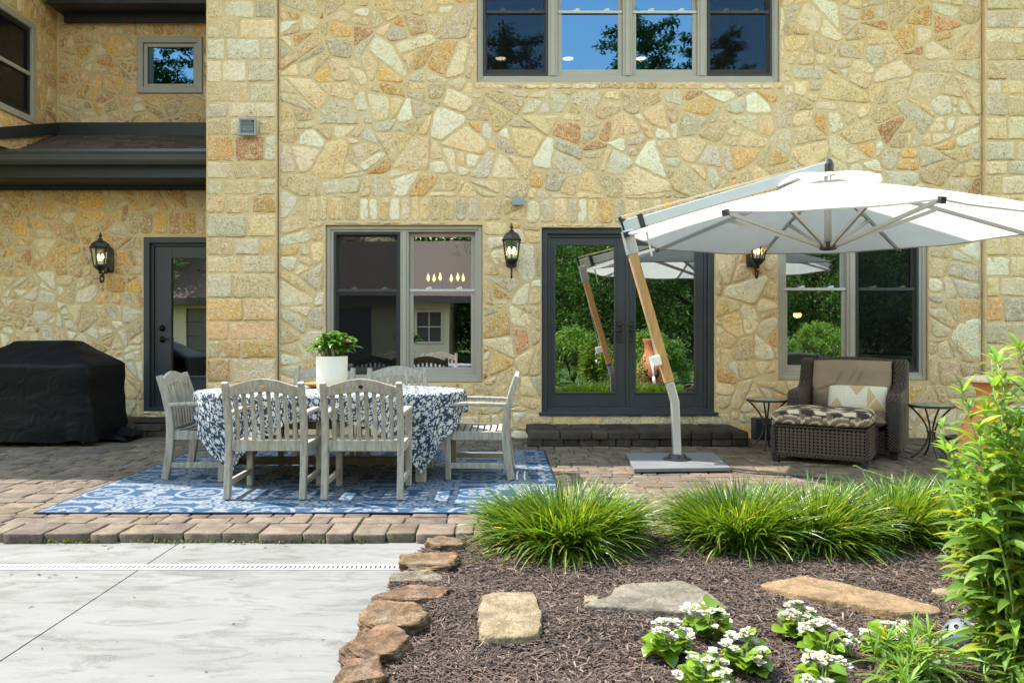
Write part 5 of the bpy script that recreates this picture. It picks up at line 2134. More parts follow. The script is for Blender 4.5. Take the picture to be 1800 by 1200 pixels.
m.tube([P(1136, 405, U0.y - 0.02), P(1146, 450, U0.y - 0.02)], 0.009, 8)
m.build('tie_rod', M['white_plastic'], um, True)

# ---------------------------------------------------------------- covered grill
gx, gy = -5.13, 8.62
levels = [(1.125, 0.31, 0.10, 0.20), (1.118, 0.335, 0.125, 0.20), (1.0, 0.52, 0.27, 0.10), (0.885, 0.71, 0.425, 0.0), (0.86, 0.735, 0.44, 0.0), (0.74, 0.735, 0.435, 0.0),
          (0.55, 0.72, 0.425, 0.0), (0.35, 0.735, 0.43, 0.0), (0.18, 0.75, 0.435, 0.0), (0.055, 0.765, 0.44, 0.0)]
na = 220
fine = []
for i in range(len(levels) - 1):
    for k in range(6):
        f = k / 6
        fine.append([levels[i][j] * (1 - f) + levels[i + 1][j] * f for j in range(4)])
fine.append(list(levels[-1]))
vs, fs = [], []
for (z, hx, hy, sh) in fine:
    for k in range(na):
        a = 2 * PI * k / na
        ca, sa = math.cos(a), math.sin(a)
        p_ = 0.16
        x = hx * math.copysign(abs(ca) ** p_, ca)
        y = hy * math.copysign(abs(sa) ** p_, sa) + sh * 0.5
        low = max(0, (0.9 - z) / 0.85)
        fo = (noise.noise(Vector((x * 5.5, y * 5.5, z * 0.7))) * 0.075 + noise.noise(Vector((x * 9, y * 9, z * 1.2 + 5))) * 0.022) * (0.1 + 1.0 * low)
        fo += noise.noise(Vector((x * 3 + z * 5, y * 3, z * 6))) * 0.010
        L = math.hypot(x, y)
        zz = z + 0.014 * noise.noise(Vector((x * 6, y * 6, 9))) + (0.03 * noise.noise(Vector((x * 4, y * 4, 2))) if z < 0.1 else 0)
        vs.append((x * (1 + fo / L), y * (1 + fo / L), max(0.028, zz)))
nl_ = len(fine)
for i in range(nl_ - 1):
    for k in range(na):
        a, b = i * na + k, i * na + (k + 1) % na
        fs.append((a, b, b + na, a + na))
vs.append((0, 0.10, 1.13))
for k in range(na):
    fs.append((k, (k + 1) % na, len(vs) - 1))
gr = thing('covered_grill', 'barbecue grill hidden under a black fabric cover by the recessed wall', 'grill', (gx, gy, 0))
m = MB()
m.add(vs, fs)
# slack of the cover puddled at the right hand end
for k in range(3):
    pz = []
    for i in range(9):
        for j in range(9):
            f, g = i / 8, j / 8
            x = 0.74 + 0.26 * f + 0.02 * math.sin(j * 2.1 + k)
            y = -0.12 + 0.34 * g + k * 0.05
            z = 0.02 + (0.16 - 0.045 * k) * math.sin(PI * min(1, f * 1.0 + 0.12)) * (0.6 + 0.4 * math.sin(j * 1.7 + k * 2)) * math.sin(PI * (0.08 + 0.84 * g)) + 0.02 * k
            pz.append((x, y, max(0.01, z)))
    m.add(pz, [(i * 9 + j, i * 9 + j + 1, i * 9 + j + 10, i * 9 + j + 9) for i in range(8) for j in range(8)])
m.build('grill_cover', M['cover'], gr, smooth=True)
for sx, sy in ((-0.62, -0.34), (0.62, -0.30), (-0.62, 0.34), (0.62, 0.34)):
    m = MB()
    m.tube([(sx - 0.018, sy, 0.038), (sx + 0.018, sy, 0.038)], 0.036, 14)
    m.bar((sx, sy, 0.06), (sx, sy, 0.13), 0.05, 0.03)
    m.build('caster', M['black_metal'], gr)

# ---------------------------------------------------------------- wicker chair and ottoman


def cushion_mesh(name, sx, sy, sz, mat, parent, loc, rotM=None, colfn=None, n=(48, 40), puff=0.5, crease=None):
    """soft rounded cushion as a closed quad shell; colfn(u,v,face) paints its own print"""
    nu, nv = n
    vs, cs, qs = [], [], []
    for face in (1, -1):
        b = len(vs)
        for j in range(nv + 1):
            for i in range(nu + 1):
                a, c = i / nu * 2 - 1, j / nv * 2 - 1
                e = (1 - abs(a) ** 6) * (1 - abs(c) ** 6)
                z = face * sz / 2 * (max(0.0, e) ** 0.42) * (1 - puff * 0.25 * (a * a + c * c))
                k = 1 - 0.03 * (1 - max(0, e) ** 0.5)
                x, y = a * sx / 2 * (1 - 0.02 * c * c), c * sy / 2 * (1 - 0.03 * a * a)
                if crease:
                    z += face * crease(a, c)
                p = Vector((x, y, z))
                p = (rotM @ p if rotM else p) + Vector(loc)
                vs.append(tuple(p))
                cs.append(colfn(x, y, z, face) if colfn else (1, 1, 1))
        for j in range(nv):
            for i in range(nu):
                q = b + j * (nu + 1) + i
                f = (q, q + 1, q + nu + 2, q + nu + 1)
                qs.append(f if face > 0 else f[::-1])
    return raw_mesh(name, vs, qs, mat, parent, False, cs, True)


AW = R(-32)
wc = thing('wicker_cuddle_chair', 'wide dark brown wicker armchair under the umbrella beside the wall', 'armchair', (3.365, 7.57, 0), AW)
W2 = 0.525
m = MB()
m.box(-W2 + 0.14, W2 - 0.14, 0.03, 0.84, 0.07, 0.27)
m.build('seat_base', M['wicker'], wc, bevel=0.02)
side = [(0.0, 0.07), (0.0, 0.56), (0.02, 0.61), (0.07, 0.635), (0.16, 0.64), (0.42, 0.645), (0.56, 0.66), (0.64, 0.71), (0.69, 0.82), (0.745, 0.925), (0.80, 0.945), (0.86, 0.93), (0.885, 0.88), (0.875, 0.5), (0.85, 0.07)]
for s in (-1, 1):
    m = MB()
    x0, x1 = (s * W2, s * (W2 - 0.14)) if s < 0 else (W2 - 0.14, W2)
    m.prism(side, 'x', x0, x1)
    m.build('arm', M['wicker'], wc, bevel=0.035, seg=4)
m = MB()
n = 16
vs, fs = [], []
for i in range(n + 1):
    x = -W2 + 0.13 + (2 * W2 - 0.26) * i / n
    arch = 0.022 * math.cos((i / n * 2 - 1) * PI / 2)
    for y, z in ((0.70, 0.27), (0.755, 0.90 + arch), (0.80, 0.945 + arch), (0.87, 0.92 + arch), (0.86, 0.12), (0.78, 0.12)):
        vs.append((x, y, z))
for i in range(n):
    for k in range(6):
        a, b = i * 6 + k, i * 6 + (k + 1) % 6
        fs.append((a, b, b + 6, a + 6))
fs += [tuple(range(6)), tuple(n * 6 + k for k in range(6))]
m.add(vs, fs)
m.build('backrest', M['wicker'], wc, bevel=0.015)
for sx in (-W2 + 0.07, W2 - 0.07):
    for sy in (0.07, 0.78):
        m = MB()
        m.bar((sx, sy, 0.0), (sx, sy, 0.10), 0.06, 0.06, up=(0, 1, 0), w1=0.075, h1=0.075)
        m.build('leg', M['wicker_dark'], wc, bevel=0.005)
cushion_mesh('seat_cushion', 0.80, 0.74, 0.17, M['taupe_cushion'], wc, (0, 0.36, 0.355))


def tuft(a, c):
    d = 0.0
    for tx_, ty_, an in ((-0.28, 0.15, 1.2), (0.05, 0.2, 1.25), (0.25, 0.22, 1.3), (-0.62, -0.2, 0.5), (0.66, -0.2, -0.5)):
        dx, dy = a - tx_, c - ty_
        al = dx * math.cos(an) + dy * math.sin(an)
        ac = -dx * math.sin(an) + dy * math.cos(an)
        d -= 0.022 * math.exp(-(ac / 0.045) ** 2 - (al / 0.33) ** 2)
    return d + 0.008 * noise.noise(Vector((a * 3, c * 3, 1)))


RB = Matrix.Rotation(R(76), 3, 'X')
cushion_mesh('back_cushion', 0.77, 0.54, 0.21, M['taupe_cushion'], wc, (-0.005, 0.665, 0.665), RB, crease=tuft, n=(90, 70))


def pill_col(x, y, z, f):
    w_, tan = (0.70, 0.67, 0.61), (0.56, 0.43, 0.25)
    k = ((x + 0.28) / 0.187)
    i = math.floor(k)
    fx = (k - i) * 2 - 1
    fy = y / 0.14
    line = min(abs(abs(fx) - abs(fy)), 1 - abs(fx))
    if line < 0.07:
        return (0.62, 0.58, 0.50)
    upper = abs(fy) > abs(fx)
    on = (i % 2 == 0) != (fx > 0 if not upper else fy > 0)
    rib = 0.85 + 0.15 * math.sin((y if i % 2 else x) * 420)
    c = tan if on and upper else (tan if (on and i == 2) else w_)
    return tuple(v * rib for v in c)


RP = Matrix.Rotation(R(66), 3, 'X')
pl_ = cushion_mesh('lumbar_pillow', 0.56, 0.28, 0.15, M['pillow'], None, (0, 0, 0), None, pill_col, n=(150, 80))
pl_.matrix_world = Matrix.Translation(wc.location) @ Matrix.Rotation(AW, 4, 'Z') @ Matrix.Translation((0.075, 0.50, 0.535)) @ RP.to_4x4()
tag(pl_, 'white and tan knitted lumbar pillow resting on the wicker armchair', 'pillow')

ofx = Vector((3.30, 6.90, 0))
ax_ = Vector((math.cos(AW), math.sin(AW), 0))
ay_ = Vector((-math.sin(AW), math.cos(AW), 0))
OW, OD = 0.82, 0.60
oc = ofx - ax_ * (OW / 2)
ot = thing('wicker_ottoman', 'dark wicker ottoman with an open woven front before the armchair', 'ottoman', oc, AW)
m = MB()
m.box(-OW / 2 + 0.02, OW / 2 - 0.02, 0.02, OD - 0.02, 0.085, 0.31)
m.build('inner_shade', M['wicker_dark'], ot)  # dark box standing in for the shade inside the open weave
m = MB()
z0, z1 = 0.075, 0.325
for fr in range(4):
    o_, d_, ln_ = [((-OW / 2, 0), (1, 0), OW), ((OW / 2, 0), (0, 1), OD), ((-OW / 2, OD), (1, 0), OW), ((-OW / 2, 0), (0, 1), OD)][fr]
    nrm = [(0, -1), (1, 0), (0, 1), (-1, 0)][fr]
    k = 0
    while True:
        p = 0.05 + k * 0.036
        if p > ln_ - 0.04:
            break
        for dd in (0.0, 0.0105):
            x, y = o_[0] + d_[0] * (p + dd), o_[1] + d_[1] * (p + dd)
            m.bar((x, y, z0), (x, y, z1), 0.0065, 0.006, up=(nrm[0], nrm[1], 0))
        k += 1
    for k in range(8):
        z = z0 + 0.022 + k * 0.030
        x0_, y0_ = o_[0] + nrm[0] * 0.004, o_[1] + nrm[1] * 0.004
        m.bar((x0_, y0_, z), (x0_ + d_[0] * ln_, y0_ + d_[1] * ln_, z), 0.008, 0.0075)
m.build('woven_panel', M['wicker_strand'], ot)
m = MB()
for sx in (-1, 1):
    for yy_ in (0.0, OD):
        m.box(sx * OW / 2 - 0.022, sx * OW / 2 + 0.022, yy_ - 0.022, yy_ + 0.022, 0.07, 0.33)
m.box(-OW / 2 + 0.023, OW / 2 - 0.023, -0.012, 0.02, 0.328, 0.35)
m.box(-OW / 2 + 0.023, OW / 2 - 0.023, OD - 0.02, OD + 0.012, 0.328, 0.35)
m.box(-OW / 2 - 0.012, -OW / 2 + 0.02, -0.012, OD + 0.012, 0.3285, 0.351)
m.box(OW / 2 - 0.02, OW / 2 + 0.012, -0.012, OD + 0.012, 0.3285, 0.351)
m.box(-OW / 2 + 0.023, OW / 2 - 0.023, -0.010, 0.015, 0.055, 0.085)
m.box(-OW / 2 + 0.023, OW / 2 - 0.023, OD - 0.015, OD + 0.010, 0.055, 0.085)
m.box(-OW / 2 - 0.010, -OW / 2 + 0.015, 0.023, OD - 0.023, 0.055, 0.085)
m.box(OW / 2 - 0.015, OW / 2 + 0.010, 0.023, OD - 0.023, 0.055, 0.085)
m.build('frame', M['wicker'], ot, bevel=0.008)
for sx in (-1, 1):
    for yy_ in (0.025, OD - 0.025):
        m = MB()
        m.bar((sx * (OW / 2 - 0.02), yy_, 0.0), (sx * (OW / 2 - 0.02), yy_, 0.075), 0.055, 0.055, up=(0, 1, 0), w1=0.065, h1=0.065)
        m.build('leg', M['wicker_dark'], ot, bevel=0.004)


def ikat(x, y, z, f):
    cr, br, dk = (0.52, 0.44, 0.34), (0.17, 0.125, 0.09), (0.035, 0.03, 0.03)
    if z > 0.035:                                  # top: dark scrolling figures on cream
        s_ = math.sin(x * 26 + 1.4 * math.sin(y * 17)) * math.sin(y * 24 + 1.2 * math.sin(x * 13))
        s2 = math.sin(x * 55 + y * 9) * math.sin(y * 48)
        return dk if s_ > 0.12 else (br if s_ + 0.35 * s2 > -0.25 else cr)
    uu = x + y
    fx = (uu / 0.235) % 1.0 * 2 - 1
    zz = z / 0.07
    d = math.hypot(fx * 1.05, zz + 0.85) + 0.04 * math.sin(uu * 130) * math.sin(z * 240)
    if d < 0.32:
        return br
    if d < 0.50:
        return cr
    if d < 1.0:
        return br
    if d < 1.22:
        return cr
    return dk if abs(fx) < 0.75 else br


nu, nv = 160, 128
vs, cs, qs = [], [], []
for face in (1, -1):
    b = len(vs)
    for j in range(nv + 1):
        for i in range(nu + 1):
            a, c = i / nu * 2 - 1, j / nv * 2 - 1
            # remap so that the boxed sides get their own rows of vertices
            a = math.copysign(1 - (1 - abs(a)) ** 1.7, a) if abs(a) < 1 else a
            c = math.copysign(1 - (1 - abs(c)) ** 1.7, c) if abs(c) < 1 else c
            e = max(0.0, (1 - abs(a) ** 16)) * max(0.0, (1 - abs(c) ** 16))
            z = face * 0.075 * e ** 0.3 * (1 - 0.06 * (a * a + c * c)) + 0.006 * noise.noise(Vector((a * 3, c * 3, 4)))
            x, y = a * 0.425 * (1 - 0.015 * c * c), c * 0.33 * (1 - 0.02 * a * a)
            vs.append((x, y + OD / 2, z + 0.425))
            cs.append(ikat(x, y, z, face))
    for j in range(nv):
        for i in range(nu):
            q = b + j * (nu + 1) + i
            f = (q, q + 1, q + nu + 2, q + nu + 1)
            qs.append(f if face > 0 else f[::-1])
raw_mesh('cushion', vs, qs, M['print_cushion'], ot, False, cs, True)


# ---------------------------------------------------------------- side tables
def side_table(label, x, y, rad, top, rz):
    t = thing('side_table', label, 'side table', (x, y, 0), rz, 'mosaic topped iron side tables')
    m = MB()
    m.lathe([(rad - 0.012, top - 0.004), (rad - 0.012, top)], (0, 0, 0), 40)
    m.build('mosaic_top', M['mosaic'], t)
    m = MB()
    m.lathe([(rad - 0.02, top - 0.022), (rad - 0.002, top - 0.022), (rad, top - 0.016), (rad, top - 0.001), (rad - 0.011, top + 0.001), (rad - 0.0115, top - 0.0055)], (0, 0, 0), 40)
    m.build('rim', M['iron'], t)
    for k in range(4):
        a = PI / 4 + k * PI / 2
        m = MB()
        path = []
        for i in range(15):
            f = i / 14
            r_ = 0.028 + (rad * 0.92 - 0.028) * abs(1 - 2 * (f ** 0.9)) ** 1.9
            path.append((r_ * math.cos(a), r_ * math.sin(a), (top - 0.02) * f))
        m.tube(path, 0.009, 8)
        m.build('leg', M['iron'], t, smooth=True)
    m = MB()
    m.lathe([(0.045, top * 0.5 - 0.006), (0.045, top * 0.5 + 0.006)], (0, 0, 0), 16)
    m.build('leg_ring', M['iron'], t)
    return t


side_table('iron side table left of the wicker chair, beside the low navy box', 2.79, 8.05, 0.205, 0.525, 0.3)
side_table('iron side table with a blue green mosaic top right of the wicker chair', 4.19, 7.47, 0.205, 0.52, 0.62)
m = MB()
m.box(2.90, 3.08, 8.72, 8.90, 0.0, 0.24)
m.box(2.915, 3.065, 8.71, 8.7195, 0.03, 0.21)
tag(m.build('utility_box', M['navy_box'], origin=(2.99, 8.81, 0), bevel=0.006), 'small navy blue box on the paving against the wall, behind a side table', 'box')

# ---------------------------------------------------------------- terracotta
m_ = thing('terracotta_urn', 'rounded orange terracotta urn with a pale lid behind the tall plant', 'urn', (3.98, 6.22, 0))
m = MB()
m.lathe([(0.15, 0.0), (0.17, 0.02), (0.225, 0.16), (0.245, 0.30), (0.23, 0.44), (0.16, 0.58), (0.115, 0.66), (0.11, 0.74), (0.14, 0.80), (0.15, 0.82), (0.12, 0.82)], (0, 0, 0), 40)
m.build('urn_body', M['terracotta'], m_, smooth=True)
m = MB()
m.lathe([(0.18, 0.822), (0.20, 0.828), (0.20, 0.848), (0.17, 0.865), (0.05, 0.88)], (0, 0, 0), 32)
m.build('lid', M['pale_clay'], m_)
# ---------------------------------------------------------------- edging rocks and flagstones


def rock(label, bx, ztop, seed, col, name='edging_rock', group='sandstone edging rocks', tilt=0.0):
    """weathered block: pixel outline box (x0,x1,ytop,ybottom) of its visible faces gives place and size"""
    x0, x1, yt, yb = bx
    yf = F * (H + 0.07) / (yb - CY)
    ybk = max(yf + 0.12, F * (H - ztop) / (yt - CY))
    ym = (yf + ybk) / 2
    xa, xb = (x0 - CX) * ym / F, (x1 - CX) * ym / F
    sx, sy, sz = (xb - xa) / 2 * 1.10, (ybk - yf) / 2 * 1.25 + 0.035, (ztop + 0.09) / 2
    c = Vector(((xa + xb) / 2, ym, ztop - sz))
    rnd = random.Random(seed)
    planes = []
    for k in range(11):
        d = Vector((rnd.gauss(0, 1), rnd.gauss(0, 1), rnd.gauss(0, 0.55))).normalized()
        planes.append((d, rnd.uniform(0.80, 1.02)))
    planes.append((Vector((rnd.uniform(-0.08, 0.08) + tilt, rnd.uniform(-0.12, 0.0), 1)).normalized(), 0.80))
    n, nn = 84, 60
    vs, fs, cs = [], [], []
    o = seed * 7.3
    for i in range(nn + 1):
        th = PI * i / nn
        for k in range(n):
            a = 2 * PI * k / n
            d = Vector((math.sin(th) * math.cos(a), math.sin(th) * math.sin(a), math.cos(th)))
            q = (abs(d.x) ** 5 + abs(d.y) ** 5 + abs(d.z) ** 6) ** -0.19
            r_ = min([q] + [pd / max(1e-4, d.dot(pn)) for pn, pd in planes if d.dot(pn) > 0.05])
            p = d * r_
            w_ = noise.noise(Vector((p.x * 2.2 + o, p.y * 2.2, p.z * 2.2))) * 0.10 + noise.noise(Vector((p.x * 6 + o, p.y * 6, p.z * 9))) * 0.05
            w_ += abs(noise.noise(Vector((p.x * 1.5 + o, p.y * 1.5, p.z * 12)))) * 0.05
            w_ -= 0.10 * max(0.0, 0.34 - noise.voronoi(Vector((p.x * 3.2 + o, p.y * 3.2, p.z * 4.5)))[0][0])
            w_ += 0.03 * noise.noise(Vector((p.x * 14 + o, p.y * 14, p.z * 16)))
            p = p * (1 + w_)
            vs.append((p.x * sx, p.y * sy, p.z * sz))
            f = 1 + 0.45 * noise.noise(Vector((p.x * 2.5 + o, p.y * 2.5, p.z * 2.5)))
            g_ = noise.noise(Vector((p.x * 1.7, p.y * 1.7 + o, p.z * 1.7)))
            cs.append((col[0] * f, col[1] * f * (1 + 0.2 * g_), col[2] * f * (1 + 0.45 * g_)))
    qs = [(i * n + k, (i + 1) * n + k, (i + 1) * n + (k + 1) % n, i * n + (k + 1) % n) for i in range(nn) for k in range(n)]
    ob = raw_mesh(name, vs, qs, M['rock'], None, False, cs, True)
    ob.location = c
    ob.rotation_euler = (0, 0, rnd.uniform(-0.12, 0.12))
    return tag(ob, label, 'rock', group)


rock('small tan edging rock tucked against the paver edge, farthest of the row', (752, 818, 944, 978), 0.02, 1, (1.05, 0.95, 0.85))
rock('brown layered edging rock at the end of the drain', (708, 802, 969, 1014), 0.02, 2, (1.1, 0.92, 0.72))
rock('thin grey edging rock between two browner ones', (690, 776, 1007, 1036), -0.005, 3, (1.05, 1.15, 1.25))
rock('reddish wedge shaped edging rock', (664, 776, 1030, 1076), 0.02, 4, (1.02, 0.80, 0.70), tilt=0.12)
rock('largest edging rock, orange and tan with a rounded top', (636, 764, 1055, 1128), 0.045, 5, (1.15, 1.02, 0.86))
rock('reddish brown slanting edging rock just below the largest one', (606, 726, 1098, 1184), 0.04, 6, (1.02, 0.82, 0.72), tilt=-0.1)
rock('rusty edging rock cut off by the bottom of the picture', (588, 678, 1168, 1232), 0.03, 7, (1.05, 0.86, 0.74))


def flagstone(label, px, seed, col, z=0.022, th=0.06):
    rnd = random.Random(seed)
    pts = [G(a, b, z) for a, b in px]
    poly = [(p.x, p.y) for p in pts]
    if area(poly) < 0:
        poly = poly[::-1]
    poly = smooth_poly(poly, rnd, 0.012, 0.012, 1, 0.10, 0.02)
    cx, cy = centroid(poly)
    n = len(poly)
    vs, cs = [], []
    rings = [(1.0, -th), (1.03, -0.024), (1.012, -0.020), (1.016, -0.011), (0.998, -0.003), (0.975, 0.0), (0.8, 0.001), (0.6, 0.001), (0.4, 0.001), (0.2, 0.001)]
    for s_, dz in rings:
        for x, y in poly:
            a, b = (x - cx) * s_, (y - cy) * s_
            f = 1 + 0.32 * noise.noise(Vector((a * 5 + seed, b * 9, 1))) + 0.1 * noise.noise(Vector((a * 25, b * 25, seed)))
            vs.append((a, b, dz + (0.006 * noise.noise(Vector((a * 7, b * 7, seed))) if dz > -0.01 else 0)))
            cs.append(tuple(v * f for v in col))
    m_ = len(rings)
    vs.append((0, 0, 0.001))
    cs.append(col)
    fs = [(i * n + k, i * n + (k + 1) % n, (i + 1) * n + (k + 1) % n, (i + 1) * n + k) for i in range(m_ - 1) for k in range(n)]
    fs += [((m_ - 1) * n + k, (m_ - 1) * n + (k + 1) % n, m_ * n, m_ * n) for k in range(n)]
    mb = MB()
    mb.v, mb.c = vs, cs
    mb.f = [f if f[2] != f[3] else f[:3] for f in fs]
    ob = mb.build('flagstone', M['flag'], smooth=True)
    ob.location = (cx, cy, z)
    return tag(ob, label, 'flagstone', 'stepping stones in the mulch')


flagstone('squarish pale tan stepping stone, leftmost in the mulch', [(846, 1046), (868, 1040), (938, 1039), (946, 1060), (952, 1085), (948, 1112), (880, 1117), (845, 1114), (842, 1080)], 1, (1.12, 1.08, 0.98))
flagstone('wide grey stepping stone with a stepped left edge', [(1028, 1058), (1068, 1050), (1085, 1028), (1150, 1022), (1196, 1019), (1230, 1032), (1284, 1066), (1200, 1074), (1100, 1066), (1030, 1064)], 2, (0.80, 0.86, 0.98))
flagstone('long orange tan stepping stone lying slantwise', [(1332, 1026), (1412, 1010), (1480, 1024), (1570, 1043), (1650, 1066), (1648, 1072), (1572, 1078), (1480, 1056), (1400, 1044)], 3, (1.08, 0.90, 0.74))
flagstone('pale stepping stone half hidden behind the tall plant', [(1636, 1036), (1690, 1026), (1745, 1040), (1740, 1062), (1690, 1052)], 4, (0.95, 0.92, 0.86))
flagstone('tiny pale stone chip beside the grey stepping stone', [(1027, 1046), (1040, 1045), (1052, 1047), (1050, 1055), (1030, 1056)], 5, (1.1, 1.08, 1.0), z=0.016)


# ---------------------------------------------------------------- liriope clumps
def clump(label, cx, cy, rx, ry, n, Lm, seed):
    rg = np.random.default_rng(seed)
    rr = np.sqrt(rg.random(n)) * 0.95
    th = rg.uniform(0, 2 * PI, n)
    bx, by = cx + rx * rr * np.cos(th), cy + ry * rr * np.sin(th)
    bz = np.array([mulch_z(a, b) if b < 4.7 else -0.01 for a, b in zip(bx, by)])
    out = np.arctan2(np.sin(th) * ry, np.cos(th) * rx)
    az = out + rg.normal(0, 0.75, n) * (1.15 - 0.6 * rr)
    el = R(88) - rr * R(24) * rg.uniform(0.3, 1.2, n) - np.abs(rg.normal(0, R(9), n))
    L = Lm * rg.uniform(0.62, 1.18, n)
    droop = rg.uniform(0.05, 0.9, n) + rr * 0.8
    low = rg.random(n) < 0.22
    el = np.where(low, R(50) * rg.random(n) + R(12), el)
    droop = np.where(low, rg.uniform(0.8, 1.9, n), droop)
    Wd = rg.uniform(0.0085, 0.0145, n)
    Pn = leafgen(np.stack([bx, by, bz], -1), az, el, L, Wd, droop, 8, 3, 'blade', 0.5, rg.normal(0, 0.5, n))
    Pn[..., 2] = np.maximum(Pn[..., 2], bz.min() + 0.004)
    tint = np.where(rg.random(n)[:, None] < np.where(low, 0.30, 0.05)[:, None], np.array([[3.2, 1.9, 5.5]]), np.where((rg.random(n) < 0.25)[:, None], np.array([[0.7, 0.85, 1.6]]), np.array([[1.0, 1.0, 1.0]])))
    # blade brightness varies at random
    sh = rg.uniform(0.5, 1.35, n)
    o = leaves_obj('liriope_clump', Pn, sh, M['blade'], origin=(cx, cy, float(bz.mean())), tint=tint)
    return tag(o, label, 'ornamental grass', 'liriope clumps along the patio edge')


clump('leftmost grassy liriope clump, standing by itself in front of the rug', 0.375, 4.48, 0.34, 0.24, 2500, 0.395, 1)
clump('grassy liriope clump in front of the umbrella base', 1.40, 4.52, 0.27, 0.22, 2000, 0.385, 2)
clump('grassy liriope clump in the middle of the joined row, before the ottoman', 1.86, 4.55, 0.26, 0.22, 2000, 0.385, 3)
clump('grassy liriope clump right of the middle, below the wicker chair', 2.40, 4.66, 0.27, 0.22, 1900, 0.385, 4)
clump('rightmost grassy liriope clump, partly behind the tall leafy plant', 2.92, 4.72, 0.25, 0.22, 1700, 0.385, 5)


# ---------------------------------------------------------------- begonias
def begonia(label, px, base_y, size, seed, nfl=19):
    g0 = G(px, base_y, -0.02)
    x, y = g0.x, g0.y
    z = mulch_z(x, y)
    rg = np.random.default_rng(seed)
    t = thing('begonia', label, 'flowering plant', (x, y, z), rg.uniform(0, 6), 'white begonias in the mulch')
    n = 46
    th, rr = rg.uniform(0, 2 * PI, n), np.sqrt(rg.random(n))
    h = size * (0.25 + 0.75 * rg.random(n)) * (1.0 - 0.45 * rr)
    base = np.stack([size * 0.42 * rr * np.cos(th), size * 0.42 * rr * np.sin(th), h], -1)
    az = th + rg.normal(0, 0.6, n)
    Lf = rg.uniform(0.042, 0.068, n)
    Pn = leafgen(base, az, rg.uniform(-0.1, 0.9, n), Lf, Lf * 0.95, rg.uniform(0.3, 1.1, n), 6, 3, 'round', 0.4, rg.normal(0, 0.3, n))
    leaves_obj('leaves', Pn, rg.uniform(0.75, 1.3, n), M['begonia_leaf'], t)
    st = MB()
    for k in range(n):
        st.tube([(base[k, 0] * 0.25, base[k, 1] * 0.25, 0), (base[k, 0] * 0.7, base[k, 1] * 0.7, h[k] * 0.6), tuple(base[k])], [0.004, 0.0035, 0.002], 5)
    st.build('stems', M['stem'], t, smooth=True)
    bp, baz, bel, bl = [], [], [], []
    sm = MB()
    cl = [(rg.uniform(0, 2 * PI), 0.78 * math.sqrt(rg.random())) for _ in range(11)]
    for k in range(nfl):
        a, r_ = cl[k % 11]
        a += rg.normal(0, 0.25)
        r_ = abs(r_ + rg.normal(0, 0.06))
        c = np.array([size * r_ * math.cos(a), size * r_ * math.sin(a), size * rg.uniform(0.92, 1.22) * (1 - 0.55 * r_ ** 1.5)])
        tilt = rg.normal(0, 0.4)
        for j in range(4):
            bp.append(c + rg.normal(0, 0.001, 3))
            baz.append(a + tilt + j * PI / 2)
            bel.append(rg.uniform(-0.1, 0.6))
            bl.append((0.0255 if j % 2 else 0.018) * rg.uniform(0.85, 1.2))
        sm.lathe([(0.001, 0.0), (0.0042, 0.003), (0.004, 0.007), (0.001, 0.009)], tuple(c + np.array([0, 0, 0.002])), 6)
    bl = np.array(bl)
    Pn = leafgen(np.array(bp), np.array(baz), np.array(bel), bl, bl * 1.05, rg.uniform(-0.4, 0.5, len(bl)), 5, 3, 'round', 0.3)
    fl = leaves_obj('flowers', Pn, rg.uniform(0.9, 1.02, len(bl)), M['petal'], t)
    sm.build('stamens', M['stamen'], fl, smooth=True)
    return t


begonia('white begonia farthest left in the mulch, below the grey stepping stone', 1172, 1156, 0.13, 1)
begonia('white begonia touching the near right corner of the grey stepping stone', 1243, 1126, 0.13, 2)
begonia('white begonia in the middle of the left hand group of four', 1310, 1186, 0.13, 3)
begonia('white begonia cut by the bottom of the picture in the left hand group', 1240, 1226, 0.13, 4)
begonia('white begonia just below the long orange tan stepping stone', 1405, 1124, 0.13, 5, 28)
begonia('white begonia at the centre of the right hand group, largest leaves', 1452, 1160, 0.135, 6)
begonia('white begonia cut by the bottom of the picture below the right hand group', 1448, 1232, 0.13, 7, 28)
begonia('white begonia nearest the grassy lance leaved plants', 1560, 1152, 0.13, 8, 26)


